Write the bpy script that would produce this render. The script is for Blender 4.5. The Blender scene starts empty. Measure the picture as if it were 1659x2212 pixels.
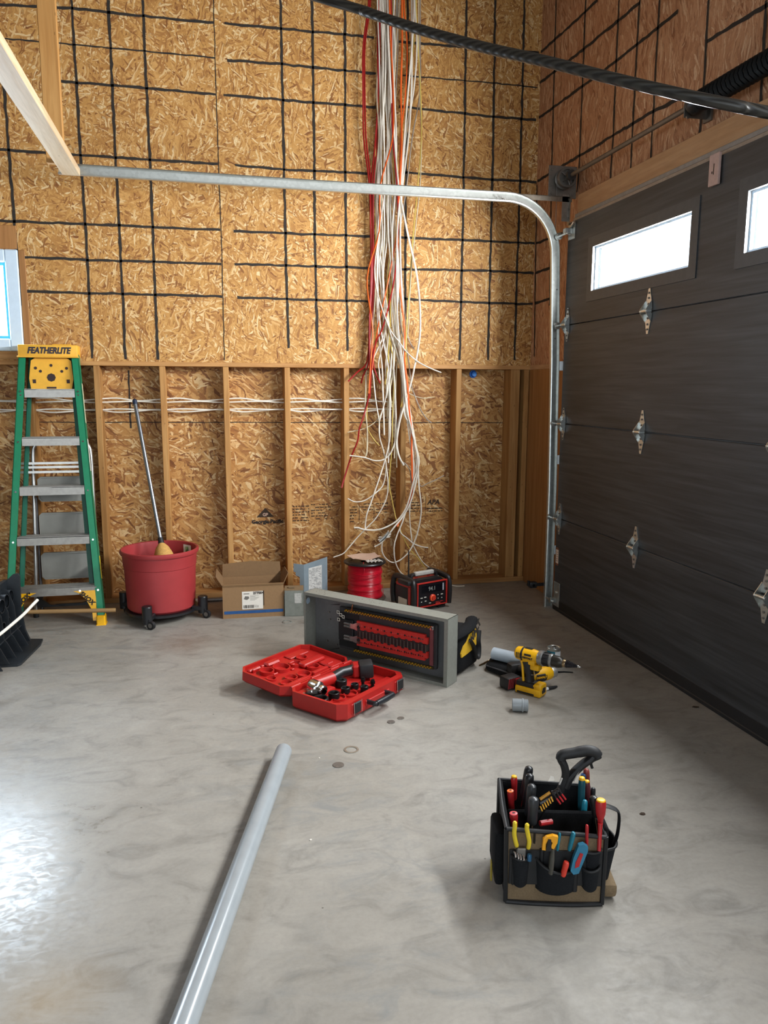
import bpy, bmesh, math, random
from math import sin, cos, pi, radians
from mathutils import Vector, Matrix

random.seed(7)
SC = bpy.context.scene
COL = SC.collection

# ------------------------------------------------------------------ camera
F_PX, IW, IH = 1671.16, 1659.0, 2212.0
YAW, PITCH, ROLL = 0.22499, -0.16093, 0.00433
CAM = Vector((-2.1979, -5.3132, 1.4462))
_fw = Vector((sin(YAW) * cos(PITCH), cos(YAW) * cos(PITCH), sin(PITCH)))
_r0 = Vector((cos(YAW), -sin(YAW), 0.0))
_u0 = _r0.cross(_fw)
_R = cos(ROLL) * _r0 + sin(ROLL) * _u0
_U = -sin(ROLL) * _r0 + cos(ROLL) * _u0
cd = bpy.data.cameras.new('camera')
cam = bpy.data.objects.new('camera', cd)
COL.objects.link(cam)
m = Matrix.Identity(4)
for i in range(3):
    m[i][0], m[i][1], m[i][2], m[i][3] = _R[i], _U[i], -_fw[i], CAM[i]
cam.matrix_world = m
cd.sensor_fit = 'VERTICAL'
cd.sensor_height = 36.0
cd.lens = F_PX / IH * 36.0
cd.clip_start = 0.05
SC.camera = cam

# ------------------------------------------------------------------ light and exposure
SC.view_settings.view_transform = 'Standard'
SC.view_settings.look = 'None'
SC.view_settings.gamma = 1.0
SC.view_settings.use_curve_mapping = False
SC.view_settings.exposure = -0.28

W = bpy.data.worlds.new('sky')
SC.world = W
W.use_nodes = True
W.node_tree.nodes['Background'].inputs[0].default_value = (0.80, 0.90, 1.0, 1)
W.node_tree.nodes['Background'].inputs[1].default_value = 4.0


def area(name, loc, direction, sx, sy, power, color=(1, 1, 1), spread=180):
    ld = bpy.data.lights.new(name, 'AREA')
    ld.shape = 'RECTANGLE'
    ld.size, ld.size_y = sx, sy
    ld.energy = power
    ld.color = color
    ld.spread = radians(spread)
    o = bpy.data.objects.new(name, ld)
    COL.objects.link(o)
    o.location = loc
    o.rotation_euler = Vector(direction).to_track_quat('-Z', 'Y').to_euler()
    return o


DOOR_WINDOWS = [-1.54, -2.86, -4.18, -5.50]      # centre y of each door window
for wy in DOOR_WINDOWS:                            # daylight outside each window of the overhead door
    area('daylight_door_window', (0.0345, wy, 2.12), (-1, 0, 0), 0.935, 0.245, 150 if wy > -3.5 else 70, (0.96, 0.985, 1.0))
area('daylight_back_window', (-3.85, 0.24, 1.95), (0, -1, 0), 0.95, 0.62, 170, (0.72, 0.86, 1.0))
area('daylight_rear_doorway', (-4.6, -10.2, 1.9), (0, 1, 0), 4.6, 2.6, 50, (0.85, 0.94, 1.0))  # broad fill lamp added behind the camera, through an invented opening
area('fill_rear_high', (-1.0, -10.2, 3.9), (-0.05, 1, -0.12), 2.4, 1.0, 26, (0.98, 0.98, 0.96))  # added high fill lamp from behind, standing in for an unknown source


# ------------------------------------------------------------------ measuring helpers (photo point -> point on a real plane)
def ray(px, py):
    return (px - IW / 2) / F_PX * _R - (py - IH / 2) / F_PX * _U + _fw


def on_plane(px, py, p0, n):
    d = ray(px, py)
    n = Vector(n)
    return CAM + d * ((Vector(p0) - CAM).dot(n) / d.dot(n))


def AX(px, py, x): return on_plane(px, py, (x, 0, 0), (1, 0, 0))
def AY(px, py, y): return on_plane(px, py, (0, y, 0), (0, 1, 0))
def AZ(px, py, z): return on_plane(px, py, (0, 0, z), (0, 0, 1))


# ------------------------------------------------------------------ mesh helpers
class G:
    """collects primitives and links them as ONE mesh object"""

    def __init__(self):
        self.v, self.f, self.m = [], [], []

    def add(self, vs, fs, mat=0):
        b = len(self.v)
        self.v += [tuple(p) for p in vs]
        self.f += [tuple(i + b for i in f) for f in fs]
        self.m += [mat] * len(fs)
        return self

    def box(self, lo, hi, mat=0, bev=0.0, M=None, seg=1):
        lo, hi = Vector(lo), Vector(hi)
        c, s = (lo + hi) / 2, hi - lo
        T = (M or Matrix.Identity(4)) @ Matrix.Translation(c)
        if bev <= 0:
            vs = [T @ Vector((s.x * a / 2, s.y * b / 2, s.z * d / 2)) for d in (-1, 1) for b in (-1, 1) for a in (-1, 1)]
            return self.add(vs, [(0, 2, 3, 1), (4, 5, 7, 6), (0, 1, 5, 4), (2, 6, 7, 3), (0, 4, 6, 2), (1, 3, 7, 5)], mat)
        bm = bmesh.new()
        bmesh.ops.create_cube(bm, size=1.0)
        for v in bm.verts:
            v.co = Vector((v.co.x * s.x, v.co.y * s.y, v.co.z * s.z))
        bmesh.ops.bevel(bm, geom=bm.edges[:], offset=min(bev, min(s) * 0.49), segments=seg, affect='EDGES', profile=0.5)
        bm.verts.index_update()
        vs = [T @ v.co for v in bm.verts]
        fs = [tuple(v.index for v in f.verts) for f in bm.faces]
        bm.free()
        return self.add(vs, fs, mat)

    def frame(self, d):
        d = Vector(d).normalized()
        a = Vector((0, 0, 1)) if abs(d.z) < 0.9 else Vector((1, 0, 0))
        x = d.cross(a).normalized()
        return x, d.cross(x).normalized()

    def cyl(self, p0, p1, r0, r1=None, n=16, mat=0, cap=True):
        p0, p1 = Vector(p0), Vector(p1)
        r1 = r0 if r1 is None else r1
        x, y = self.frame(p1 - p0)
        vs = []
        for p, r in ((p0, r0), (p1, r1)):
            vs += [p + (x * cos(2 * pi * i / n) + y * sin(2 * pi * i / n)) * r for i in range(n)]
        fs = [(i, (i + 1) % n, n + (i + 1) % n, n + i) for i in range(n)]
        if cap:
            fs += [tuple(range(n))[::-1], tuple(range(n, 2 * n))]
        return self.add(vs, fs, mat)

    def tube(self, pts, r, n=8, mat=0, flat=1.0, cap=True):
        """sweep a round (or flattened) section along pts; r may be a list"""
        pts = [Vector(p) for p in pts]
        k = len(pts)
        rs = r if isinstance(r, (list, tuple)) else [r] * k
        tang = []
        for i in range(k):
            t = pts[min(i + 1, k - 1)] - pts[max(i - 1, 0)]
            tang.append(t.normalized() if t.length > 1e-9 else Vector((0, 0, 1)))
        x, y = self.frame(tang[0])
        vs, fs = [], []
        for i in range(k):
            x = (x - tang[i] * x.dot(tang[i])).normalized()
            y = tang[i].cross(x)
            vs += [pts[i] + (x * cos(2 * pi * j / n) + y * sin(2 * pi * j / n) * flat) * rs[i] for j in range(n)]
        for i in range(k - 1):
            for j in range(n):
                a, b = i * n + j, i * n + (j + 1) % n
                fs.append((a, b, b + n, a + n))
        if cap:
            fs += [tuple(range(n))[::-1], tuple(range((k - 1) * n, k * n))]
        return self.add(vs, fs, mat)

    def lathe(self, prof, c=(0, 0, 0), n=32, mat=0, axis=(0, 0, 1), a0=0.0, a1=2 * pi):
        """prof: list of (radius, height along axis)"""
        c, d = Vector(c), Vector(axis).normalized()
        x, y = self.frame(d)
        k = len(prof)
        full = abs(a1 - a0 - 2 * pi) < 1e-6
        cols = n if full else n + 1
        vs, fs = [], []
        for r, h in prof:
            for i in range(cols):
                a = a0 + (a1 - a0) * i / n
                vs.append(c + d * h + (x * cos(a) + y * sin(a)) * r)
        for j in range(k - 1):
            for i in range(n):
                i2 = (i + 1) % cols
                fs.append((j * cols + i, j * cols + i2, (j + 1) * cols + i2, (j + 1) * cols + i))
        return self.add(vs, fs, mat)

    def prism(self, poly, O, X, Y, depth, mat=0):
        """extrude 2D polygon placed at O with axes X,Y by depth along XxY"""
        O, X, Y = Vector(O), Vector(X), Vector(Y)
        N = X.cross(Y).normalized() * depth
        k = len(poly)
        vs = [O + X * a + Y * b for a, b in poly]
        vs += [p + N for p in vs]
        fs = [tuple(range(k))[::-1], tuple(range(k, 2 * k))]
        fs += [(i, (i + 1) % k, k + (i + 1) % k, k + i) for i in range(k)]
        return self.add(vs, fs, mat)

    def ring(self, outer, inner, O, X, Y, depth, mat=0):
        """like prism but with a hole; outer and inner need the same count"""
        O, X, Y = Vector(O), Vector(X), Vector(Y)
        N = X.cross(Y).normalized() * depth
        k = len(outer)
        a = [O + X * p + Y * q for p, q in outer]
        b = [O + X * p + Y * q for p, q in inner]
        vs = a + b + [p + N for p in a] + [p + N for p in b]
        fs = []
        for i in range(k):
            j = (i + 1) % k
            fs += [(i, k + i, k + j, j), (2 * k + i, 2 * k + j, 3 * k + j, 3 * k + i),
                   (i, j, 2 * k + j, 2 * k + i), (k + i, 3 * k + i, 3 * k + j, k + j)]
        return self.add(vs, fs, mat)

    def sphere(self, c, r, mat=0, n=12, sc=(1, 1, 1)):
        c = Vector(c)
        vs, fs = [], []
        for j in range(n + 1):
            t = pi * j / n
            for i in range(n * 2):
                p = pi * i / n
                vs.append(c + Vector((sin(t) * cos(p) * r * sc[0], sin(t) * sin(p) * r * sc[1], cos(t) * r * sc[2])))
        for j in range(n):
            for i in range(2 * n):
                i2 = (i + 1) % (2 * n)
                fs.append((j * 2 * n + i, (j + 1) * 2 * n + i, (j + 1) * 2 * n + i2, j * 2 * n + i2))
        return self.add(vs, fs, mat)

    def xform(self, M):
        self.v = [tuple(M @ Vector(p)) for p in self.v]
        return self

    def build(self, name, mats, parent=None, loc=(0, 0, 0), smooth=35, sub=None):
        me = bpy.data.meshes.new(name)
        me.from_pydata(self.v, [], self.f)
        for mt in (mats if isinstance(mats, (list, tuple)) else [mats]):
            me.materials.append(mt)
        me.polygons.foreach_set('material_index', self.m)
        me.update()
        bm = bmesh.new()
        bm.from_mesh(me)
        bmesh.ops.remove_doubles(bm, verts=bm.verts, dist=1e-6)
        bmesh.ops.recalc_face_normals(bm, faces=bm.faces)
        bm.to_mesh(me)
        bm.free()
        if smooth:
            me.polygons.foreach_set('use_smooth', [True] * len(me.polygons))
            me.set_sharp_from_angle(angle=radians(smooth))
        o = bpy.data.objects.new(name, me)
        COL.objects.link(o)
        o.location = loc
        if parent:
            o.parent = parent
        if sub:
            md = o.modifiers.new('smooth', 'SUBSURF')
            md.levels = md.render_levels = sub
        return o


def tag(o, label, cat, group=None, kind=None):
    o['label'] = label
    o['category'] = cat
    if group:
        o['group'] = group
    if kind:
        o['kind'] = kind
    return o


def thing(name, label, cat, loc=(0, 0, 0), rot=(0, 0, 0), group=None):
    o = bpy.data.objects.new(name, None)
    o.empty_display_size = 0.05
    COL.objects.link(o)
    o.location = loc
    o.rotation_euler = rot
    return tag(o, label, cat, group)


def structure(name, label=None):
    o = bpy.data.objects.new(name, None)
    COL.objects.link(o)
    o['kind'] = 'structure'
    if label:
        o['label'] = label
    o['category'] = name.split('_')[0]
    return o


def struct_mesh(o, label=None, cat=None):
    o['kind'] = 'structure'
    o['category'] = cat or o.name.split('_')[0]
    if label:
        o['label'] = label
    return o


def solo(g, name, mats, label, cat, group=None, smooth=35):
    """a thing that is one mesh: origin at its lowest middle"""
    xs, ys, zs = [p[0] for p in g.v], [p[1] for p in g.v], [p[2] for p in g.v]
    c = Vector(((min(xs) + max(xs)) / 2, (min(ys) + max(ys)) / 2, min(zs)))
    g.v = [tuple(Vector(p) - c) for p in g.v]
    return tag(g.build(name, mats, None, c, smooth), label, cat, group)


def spline(pts, per=6):
    """Catmull-Rom through pts"""
    P = [Vector(p) for p in pts]
    if len(P) < 3:
        return P
    P = [P[0] * 2 - P[1]] + P + [P[-1] * 2 - P[-2]]
    out = []
    for i in range(1, len(P) - 2):
        a, b, c, d = P[i - 1:i + 3]
        for k in range(per):
            t = k / per
            out.append(0.5 * ((2 * b) + (c - a) * t + (2 * a - 5 * b + 4 * c - d) * t * t + (3 * b - a - 3 * c + d) * t ** 3))
    out.append(P[-2])
    return out


def text(name, s, size, parent, O, X, Y, mat, depth=0.0006, shear=0.0, bold=0.0, align='CENTER', sx=1.0):
    """lettering as a thin mesh on the plane O, X (reading direction), Y (up)"""
    cu = bpy.data.curves.new('lettering', 'FONT')
    cu.body = s
    cu.size = size
    cu.align_x = align
    cu.align_y = 'CENTER'
    cu.extrude = depth
    cu.shear = shear
    cu.offset = bold
    cu.resolution_u = 3
    t = bpy.data.objects.new('lettering', cu)
    COL.objects.link(t)
    bpy.context.view_layer.update()
    me = bpy.data.meshes.new_from_object(t.evaluated_get(bpy.context.evaluated_depsgraph_get()))
    bpy.data.objects.remove(t)
    bpy.data.curves.remove(cu)
    X, Y = Vector(X).normalized(), Vector(Y).normalized()
    N = X.cross(Y)
    M = Matrix.Identity(4)
    for i in range(3):
        M[i][0], M[i][1], M[i][2], M[i][3] = X[i] * sx, Y[i], N[i], O[i]
    me.transform(M)
    me.materials.clear()
    me.materials.append(mat)
    o = bpy.data.objects.new(name, me)
    COL.objects.link(o)
    if parent:
        o.parent = parent
    return o


def oct_poly(x0, y0, x1, y1, c):
    return [(x0 + c, y0), (x1 - c, y0), (x1, y0 + c), (x1, y1 - c), (x1 - c, y1), (x0 + c, y1), (x0, y1 - c), (x0, y0 + c)]


def each(gs, name, mats, parent, smooth=35):
    return [g.build(name, mats, parent, smooth=smooth) for g in gs]


# ------------------------------------------------------------------ materials
def srgb(h):
    h = h.lstrip('#')
    c = [int(h[i:i + 2], 16) / 255 for i in (0, 2, 4)]
    return tuple(((x / 12.92) if x <= 0.04045 else ((x + 0.055) / 1.055) ** 2.4) for x in c)


class N:
    """tiny node-tree writer"""

    def __init__(self, name):
        self.mat = bpy.data.materials.new(name)
        self.mat.use_nodes = True
        self.t = self.mat.node_tree
        self.b = self.t.nodes['Principled BSDF']

    def n(self, typ, **kw):
        o = self.t.nodes.new(typ)
        for k, v in kw.items():
            setattr(o, k, v)
        return o

    def l(self, a, b):
        self.t.links.new(a, b)

    def val(self, sock, v):
        if hasattr(v, 'links'):
            self.l(v, sock)
        else:
            sock.default_value = v

    def math(self, op, a, b=0.0, clamp=False):
        o = self.n('ShaderNodeMath', operation=op, use_clamp=clamp)
        self.val(o.inputs[0], a)
        self.val(o.inputs[1], b)
        return o.outputs[0]

    def mix(self, f, a, b, typ='MIX'):
        o = self.n('ShaderNodeMix', data_type='RGBA', blend_type=typ)
        self.val(o.inputs[0], f)
        for s, c in ((o.inputs[6], a), (o.inputs[7], b)):
            if hasattr(c, 'links'):
                self.l(c, s)
            else:
                s.default_value = (*c[:3], 1)
        return o.outputs[2]

    def ramp(self, f, stops, interp='LINEAR'):
        o = self.n('ShaderNodeValToRGB')
        o.color_ramp.interpolation = interp
        e = o.color_ramp.elements
        while len(e) < len(stops):
            e.new(0.5)
        for x, (p, c) in zip(e, stops):
            x.position = p
            x.color = (*c[:3], 1) if hasattr(c, '__len__') else (c, c, c, 1)
        self.l(f, o.inputs[0])
        return o.outputs[0]

    def coords(self, kind='Object'):
        return self.n('ShaderNodeTexCoord').outputs[kind]

    def mapping(self, vec, scale=(1, 1, 1), rot=(0, 0, 0), loc=(0, 0, 0)):
        o = self.n('ShaderNodeMapping')
        self.l(vec, o.inputs[0])
        o.inputs[1].default_value = loc
        o.inputs[2].default_value = rot
        o.inputs[3].default_value = scale
        return o.outputs[0]

    def noise(self, vec, scale=5.0, detail=3.0, rough=0.5, dist=0.0):
        o = self.n('ShaderNodeTexNoise')
        self.l(vec, o.inputs['Vector'])
        o.inputs['Scale'].default_value = scale
        o.inputs['Detail'].default_value = detail
        o.inputs['Roughness'].default_value = rough
        o.inputs['Distortion'].default_value = dist
        return o

    def bump(self, h, strength=0.2, dist=0.002):
        o = self.n('ShaderNodeBump')
        o.inputs['Strength'].default_value = strength
        o.inputs['Distance'].default_value = dist
        self.l(h, o.inputs['Height'])
        self.l(o.outputs[0], self.b.inputs['Normal'])

    def rough(self, v): self.val(self.b.inputs['Roughness'], v)
    def metal(self, v): self.val(self.b.inputs['Metallic'], v)


def plain(name, col, rough=0.5, metal=0.0, var=0.12, scale=30.0, spec=0.5, bump=0.0):
    """one-colour surface with a little procedural wear"""
    c = srgb(col) if isinstance(col, str) else col
    k = N(name)
    f = k.noise(k.coords(), scale, 3, 0.6).outputs['Fac']
    lo = tuple(x * (1 - var) for x in c)
    hi = tuple(min(1, x * (1 + var)) for x in c)
    k.l(k.ramp(f, [(0.3, lo), (0.7, hi)]), k.b.inputs['Base Color'])
    k.rough(rough)
    k.metal(metal)
    k.b.inputs['Specular IOR Level'].default_value = spec
    if bump:
        k.bump(f, bump, 0.001)
    return k.mat


def osb(name, plane='xz', bias=0.0, spread=1.0, tones=None, flake=0.62, seed=0.0):
    """oriented strand board: stacked layers of stretched cells, each layer at its own angle"""
    tones = tones or ['#87552c', '#ae7942', '#c5914f', '#d5a360', '#ecce9b']
    k = N(name)
    sp = k.n('ShaderNodeSeparateXYZ')
    k.l(k.coords(), sp.inputs[0])
    cb = k.n('ShaderNodeCombineXYZ')
    k.l(sp.outputs['X' if plane[0] == 'x' else 'Y'], cb.inputs[0])
    k.l(sp.outputs['Z'], cb.inputs[1])
    cb.inputs[2].default_value = seed
    uv = cb.outputs[0]
    wob = k.noise(uv, 14.0, 2.0, 0.5)
    off = k.n('ShaderNodeVectorMath', operation='MULTIPLY_ADD')
    k.l(wob.outputs['Color'], off.inputs[0])
    off.inputs[1].default_value = (0.03, 0.03, 0)
    k.l(uv, off.inputs[2])
    vec0 = off.outputs[0]
    big_w = k.noise(uv, 3.6, 1.0, 0.4)
    of2 = k.n('ShaderNodeVectorMath', operation='MULTIPLY_ADD')
    k.l(big_w.outputs['Color'], of2.inputs[0])
    of2.inputs[1].default_value = (0.16, 0.16, 0)
    k.l(vec0, of2.inputs[2])
    vec = of2.outputs[0]
    cols = [srgb(t) for t in tones]
    cur = None
    hgt = None
    angs = [0.0, 1.25, -0.7, 0.55, -1.3, 0.25, 1.9, -0.35, 0.9]
    for i, a in enumerate(angs):
        mp = k.mapping(vec, (11.0 / flake, 46.0 / flake * (0.75 + 0.12 * i), 1), (0, 0, 0), (3.7 * i, 1.9 * i, 0))
        # rotate first, then stretch
        mp.node.inputs[3].default_value = (1, 1, 1)
        mp.node.inputs[2].default_value = (0, 0, bias + a * spread)
        st = k.mapping(mp, (10.0 / flake, (34.0 + 5 * i) / flake, 1))
        vo = k.n('ShaderNodeTexVoronoi', voronoi_dimensions='2D')
        k.l(st, vo.inputs['Vector'])
        vo.inputs['Scale'].default_value = 1.0
        se = k.n('ShaderNodeSeparateColor')
        k.l(vo.outputs['Color'], se.inputs[0])
        c = k.ramp(se.outputs[0], [(0.0, cols[0]), (0.14, cols[1]), (0.45, cols[2]), (0.78, cols[3]), (1.0, cols[4])])
        edge = k.math('GREATER_THAN', vo.outputs['Distance'], 0.56)
        c = k.mix(k.math('MULTIPLY', edge, 0.35), c, tuple(x * 0.55 for x in cols[0]))
        if cur is None:
            cur, hgt = c, se.outputs[0]
        else:
            g = k.math('GREATER_THAN', se.outputs[1], 0.70)
            g = k.math('MULTIPLY', g, k.math('LESS_THAN', vo.outputs['Distance'], 0.60))
            cur = k.mix(g, cur, c)
    big = k.noise(uv, 1.1, 2, 0.5).outputs['Fac']
    cur = k.mix(1.0, cur, k.ramp(big, [(0.3, 0.86), (0.7, 1.0)]), 'MULTIPLY')
    grain = k.noise(k.mapping(vec, (140, 140, 1)), 1.0, 2, 0.6).outputs['Fac']
    cur = k.mix(1.0, cur, k.ramp(grain, [(0.3, 0.84), (0.7, 1.0)]), 'MULTIPLY')
    k.l(cur, k.b.inputs['Base Color'])
    k.rough(0.62)
    k.b.inputs['Specular IOR Level'].default_value = 0.3
    return k.mat


def lumber(name, axis='z', dark='#a06a35', light='#cf9a5c', rough=0.6, knots=True):
    k = N(name)
    sc = {'z': (26, 26, 1.6), 'x': (1.6, 26, 26), 'y': (26, 1.6, 26)}[axis]
    oi = k.n('ShaderNodeObjectInfo')
    v = k.n('ShaderNodeVectorMath', operation='MULTIPLY_ADD')
    k.l(oi.outputs['Random'], v.inputs[0])
    v.inputs[1].default_value = (13, 17, 11)
    k.l(k.coords(), v.inputs[2])
    st = k.mapping(v.outputs[0], sc)
    g = k.noise(st, 1.0, 4, 0.6, 0.6).outputs['Fac']
    d, l = srgb(dark), srgb(light)
    c = k.ramp(g, [(0.28, d), (0.5, tuple((a + b) / 2 for a, b in zip(d, l))), (0.72, l)])
    fine = k.noise(k.mapping(st, (6, 6, 2)), 1.0, 2, 0.5).outputs['Fac']
    c = k.mix(1.0, c, k.ramp(fine, [(0.3, 0.88), (0.7, 1.0)]), 'MULTIPLY')
    if knots:
        vo = k.n('ShaderNodeTexVoronoi')
        k.l(k.mapping(v.outputs[0], {'z': (5, 5, 1.7), 'x': (1.7, 5, 5), 'y': (5, 1.7, 5)}[axis]), vo.inputs['Vector'])
        kn = k.math('LESS_THAN', vo.outputs['Distance'], 0.07)
        c = k.mix(k.math('MULTIPLY', kn, 0.6), c, tuple(x * 0.4 for x in d))
    tone = k.ramp(oi.outputs['Random'], [(0, 0.82), (1, 1.0)])
    c = k.mix(1.0, c, tone, 'MULTIPLY')
    k.l(c, k.b.inputs['Base Color'])
    k.rough(rough)
    k.b.inputs['Specular IOR Level'].default_value = 0.3
    k.bump(g, 0.12, 0.001)
    return k.mat


def concrete():
    k = N('polished_concrete')
    co = k.coords()
    a = k.noise(co, 0.9, 4, 0.55, 0.4).outputs['Fac']
    b = k.noise(k.mapping(co, (1, 1.7, 1), (0, 0, 0.5)), 5.5, 5, 0.62, 1.2).outputs['Fac']
    s = k.noise(co, 70, 2, 0.6).outputs['Fac']
    c = k.ramp(a, [(0.25, srgb('#88837a')), (0.5, srgb('#9c978e')), (0.75, srgb('#a5a29b'))])
    c = k.mix(1.0, c, k.ramp(b, [(0.28, 0.66), (0.48, 0.92), (0.75, 1.06)]), 'MULTIPLY')
    c = k.mix(1.0, c, k.ramp(s, [(0.25, 0.92), (0.6, 1.0)]), 'MULTIPLY')
    # grey trowel smears in patches
    sm = k.noise(k.mapping(co, (2.2, 4.5, 1), (0, 0, 0.35)), 2.2, 8, 0.72, 0.8).outputs['Fac']
    pt = k.noise(co, 0.7, 1, 0.5).outputs['Fac']
    fm = k.math('MULTIPLY', k.ramp(sm, [(0.50, 0.0), (0.68, 0.9)]), k.ramp(pt, [(0.42, 0.0), (0.60, 0.85)]))
    c = k.mix(fm, c, srgb('#7b7d7c'))
    # small dark specks
    vo = k.n('ShaderNodeTexVoronoi')
    k.l(co, vo.inputs['Vector'])
    vo.inputs['Scale'].default_value = 6.0
    sk = k.math('LESS_THAN', vo.outputs['Distance'], 0.022)
    c = k.mix(k.math('MULTIPLY', sk, 0.7), c, srgb('#3b342c'))
    # a brownish stain near the wheeled bin and a rusty one by the near left corner
    for (x, y, r, col, st) in ((-2.35, -0.95, 0.22, '#7d6a5b', 0.55), (-2.62, -3.55, 0.14, '#a28a63', 0.5), (-1.95, -1.10, 0.12, '#86776a', 0.4)):
        d = k.n('ShaderNodeVectorMath', operation='DISTANCE')
        k.l(co, d.inputs[0])
        d.inputs[1].default_value = (x, y, 0)
        e = k.math('ADD', d.outputs['Value'], k.math('MULTIPLY', b, 0.25))
        f = k.math('MULTIPLY', k.ramp(e, [(r * 0.6, 1.0), (r + 0.16, 0.0)]), st)
        c = k.mix(f, c, srgb(col))
    k.l(c, k.b.inputs['Base Color'])
    gl = k.noise(k.mapping(co, (1, 1.6, 1), (0, 0, 0.6)), 26, 3, 0.65, 1.0).outputs['Fac']
    # a worn, sealed patch near the left edge is glossier than the rest
    d = k.n('ShaderNodeVectorMath', operation='DISTANCE')
    k.l(co, d.inputs[0])
    d.inputs[1].default_value = (-3.0, -2.9, 0)
    gd = k.ramp(k.math('ADD', d.outputs['Value'], k.math('MULTIPLY', b, 0.5)), [(0.6, 1.0), (1.35, 0.0)])
    r = k.math('SUBTRACT', k.ramp(gl, [(0.36, 0.50), (0.62, 0.66)]), k.math('MULTIPLY', gd, 0.28))
    k.l(r, k.b.inputs['Roughness'])
    k.b.inputs['Specular IOR Level'].default_value = 0.42
    k.bump(k.math('ADD', b, k.math('MULTIPLY', gl, 0.5)), 0.10, 0.004)
    return k.mat


def galvanised(name='galvanised_steel', col='#b9bcba', rough=0.38):
    k = N(name)
    vo = k.n('ShaderNodeTexVoronoi')
    k.l(k.coords(), vo.inputs['Vector'])
    vo.inputs['Scale'].default_value = 60
    c = srgb(col)
    k.l(k.ramp(vo.outputs['Color'], [(0.2, tuple(x * 0.86 for x in c)), (0.8, c)]), k.b.inputs['Base Color'])
    k.metal(0.85)
    k.rough(rough)
    return k.mat


def door_skin():
    k = N('charcoal_woodgrain_steel')
    co = k.coords()
    g = k.noise(k.mapping(co, (1, 1.2, 30)), 1.3, 5, 0.6, 0.4).outputs['Fac']
    g2 = k.noise(k.mapping(co, (1, 0.7, 6)), 1.0, 3, 0.6, 0.8).outputs['Fac']
    c = k.ramp(g, [(0.3, srgb('#232527')), (0.7, srgb('#424548'))])
    c = k.mix(1.0, c, k.ramp(g2, [(0.35, 0.75), (0.7, 1.15)]), 'MULTIPLY')
    k.l(c, k.b.inputs['Base Color'])
    k.rough(0.5)
    k.b.inputs['Specular IOR Level'].default_value = 0.5
    k.bump(g, 0.15, 0.001)
    return k.mat


def glass(name, tint=(1, 1, 1)):
    k = N(name)
    tr = k.n('ShaderNodeBsdfTransparent')
    tr.inputs[0].default_value = (*tint, 1)
    gl = k.n('ShaderNodeBsdfGlossy')
    gl.inputs['Roughness'].default_value = 0.05
    mx = k.n('ShaderNodeMixShader')
    mx.inputs[0].default_value = 0.05
    k.l(tr.outputs[0], mx.inputs[1])
    k.l(gl.outputs[0], mx.inputs[2])
    k.l(mx.outputs[0], k.t.nodes['Material Output'].inputs[0])
    return k.mat


def glow(name, col, s):
    k = N(name)
    k.b.inputs['Base Color'].default_value = (*srgb(col), 1)
    k.b.inputs['Emission Color'].default_value = (*srgb(col), 1)
    k.b.inputs['Emission Strength'].default_value = s
    return k.mat


OSB_BACK = osb('osb_wall_sheet', 'xz', 0.9, 1.0)
OSB_LOW = osb('osb_outer_sheet', 'xz', 0.1, 0.75, ['#784b28', '#9c683a', '#b9864b', '#cd9d60', '#e6c795'], .85, 5.0)
OSB_RIGHT = osb('osb_wall_sheet_upright', 'yz', 1.5, 0.28, ['#9a6646', '#b98460', '#c6916a', '#d09e77', '#e3bd98'], .8, 9.0)
STUD = lumber('pine_stud', 'z', '#a06c37', '#d0a063')
STUD_X = lumber('pine_plate', 'x', '#a5713d', '#cf9d63')
STUD_Y = lumber('pine_header', 'y', '#b58a60', '#cda57c', knots=False)
PALE_Y = lumber('pale_spruce', 'y', '#c4a47c', '#e0cbaa')
PALE_Z = lumber('warm_spruce', 'z', '#b67f42', '#d8a665')
JAMB = lumber('jamb_board', 'z', '#9a6838', '#b98652', knots=False)
CONC = concrete()
GALV = galvanised()
ZINC = galvanised('zinc_plate', '#c9ccc8', 0.28)
DULL = galvanised('dull_steel', '#8d8a86', 0.5)
DOOR = door_skin()
INK = plain('black_marking', '#2a241f', 0.85, 0, 0.25, 60)
STAMP = plain('faded_black_stamp', '#3a2a1c', 0.85, 0, 0.2, 60)
RUBBER = plain('black_rubber', '#17181a', 0.6, 0, 0.2)
BLACKP = plain('black_plastic', '#1b1c1f', 0.38, 0, 0.15)
NAVYP = plain('dark_ribbed_plastic', '#1e2328', 0.45, 0, 0.2)
BLACKF = plain('black_canvas', '#17181a', 0.9, 0, 0.25, 200, 0.2, 0.3)
GREYF = plain('charcoal_pocket_fabric', '#1e2023', 0.9, 0, 0.25, 220, 0.2, 0.3)
TANF = plain('tan_canvas', '#7c6a52', 0.9, 0, 0.15, 220, 0.2, 0.3)
REDP = plain('red_case_plastic', '#ab1b17', 0.42, 0, 0.06)
BINRED = plain('brick_red_plastic', '#9c3133', 0.5, 0, 0.06, 12)
YELP = plain('yellow_plastic', '#f0b40f', 0.4, 0, 0.06)
LADYEL = plain('ladder_yellow_plastic', '#eab03a', 0.5, 0, 0.06)
LADGRN = plain('green_fibreglass', '#0f7d55', 0.45, 0, 0.08)
ALU = plain('worn_aluminium', '#a8a49d', 0.42, 0.75, 0.1, 40)
CHROME = plain('polished_steel', '#d5d5d5', 0.16, 1.0, 0.04)
DARKST = plain('black_oxide_steel', '#232425', 0.4, 0.6, 0.15)
GREYP = plain('grey_step_plastic', '#8c8b84', 0.55, 0, 0.08, 12)
PVC = plain('grey_pvc', '#949b9f', 0.26, 0, 0.05, 14)
PVCPALE = plain('pale_grey_pvc', '#b4c0cb', 0.35, 0, 0.05, 20)
PANELG = plain('grey_enclosure_paint', '#85877f', 0.45, 0.1, 0.07, 60)
PANELIN = plain('grey_enclosure_inside', '#6f7070', 0.5, 0.1, 0.07, 40)
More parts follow.
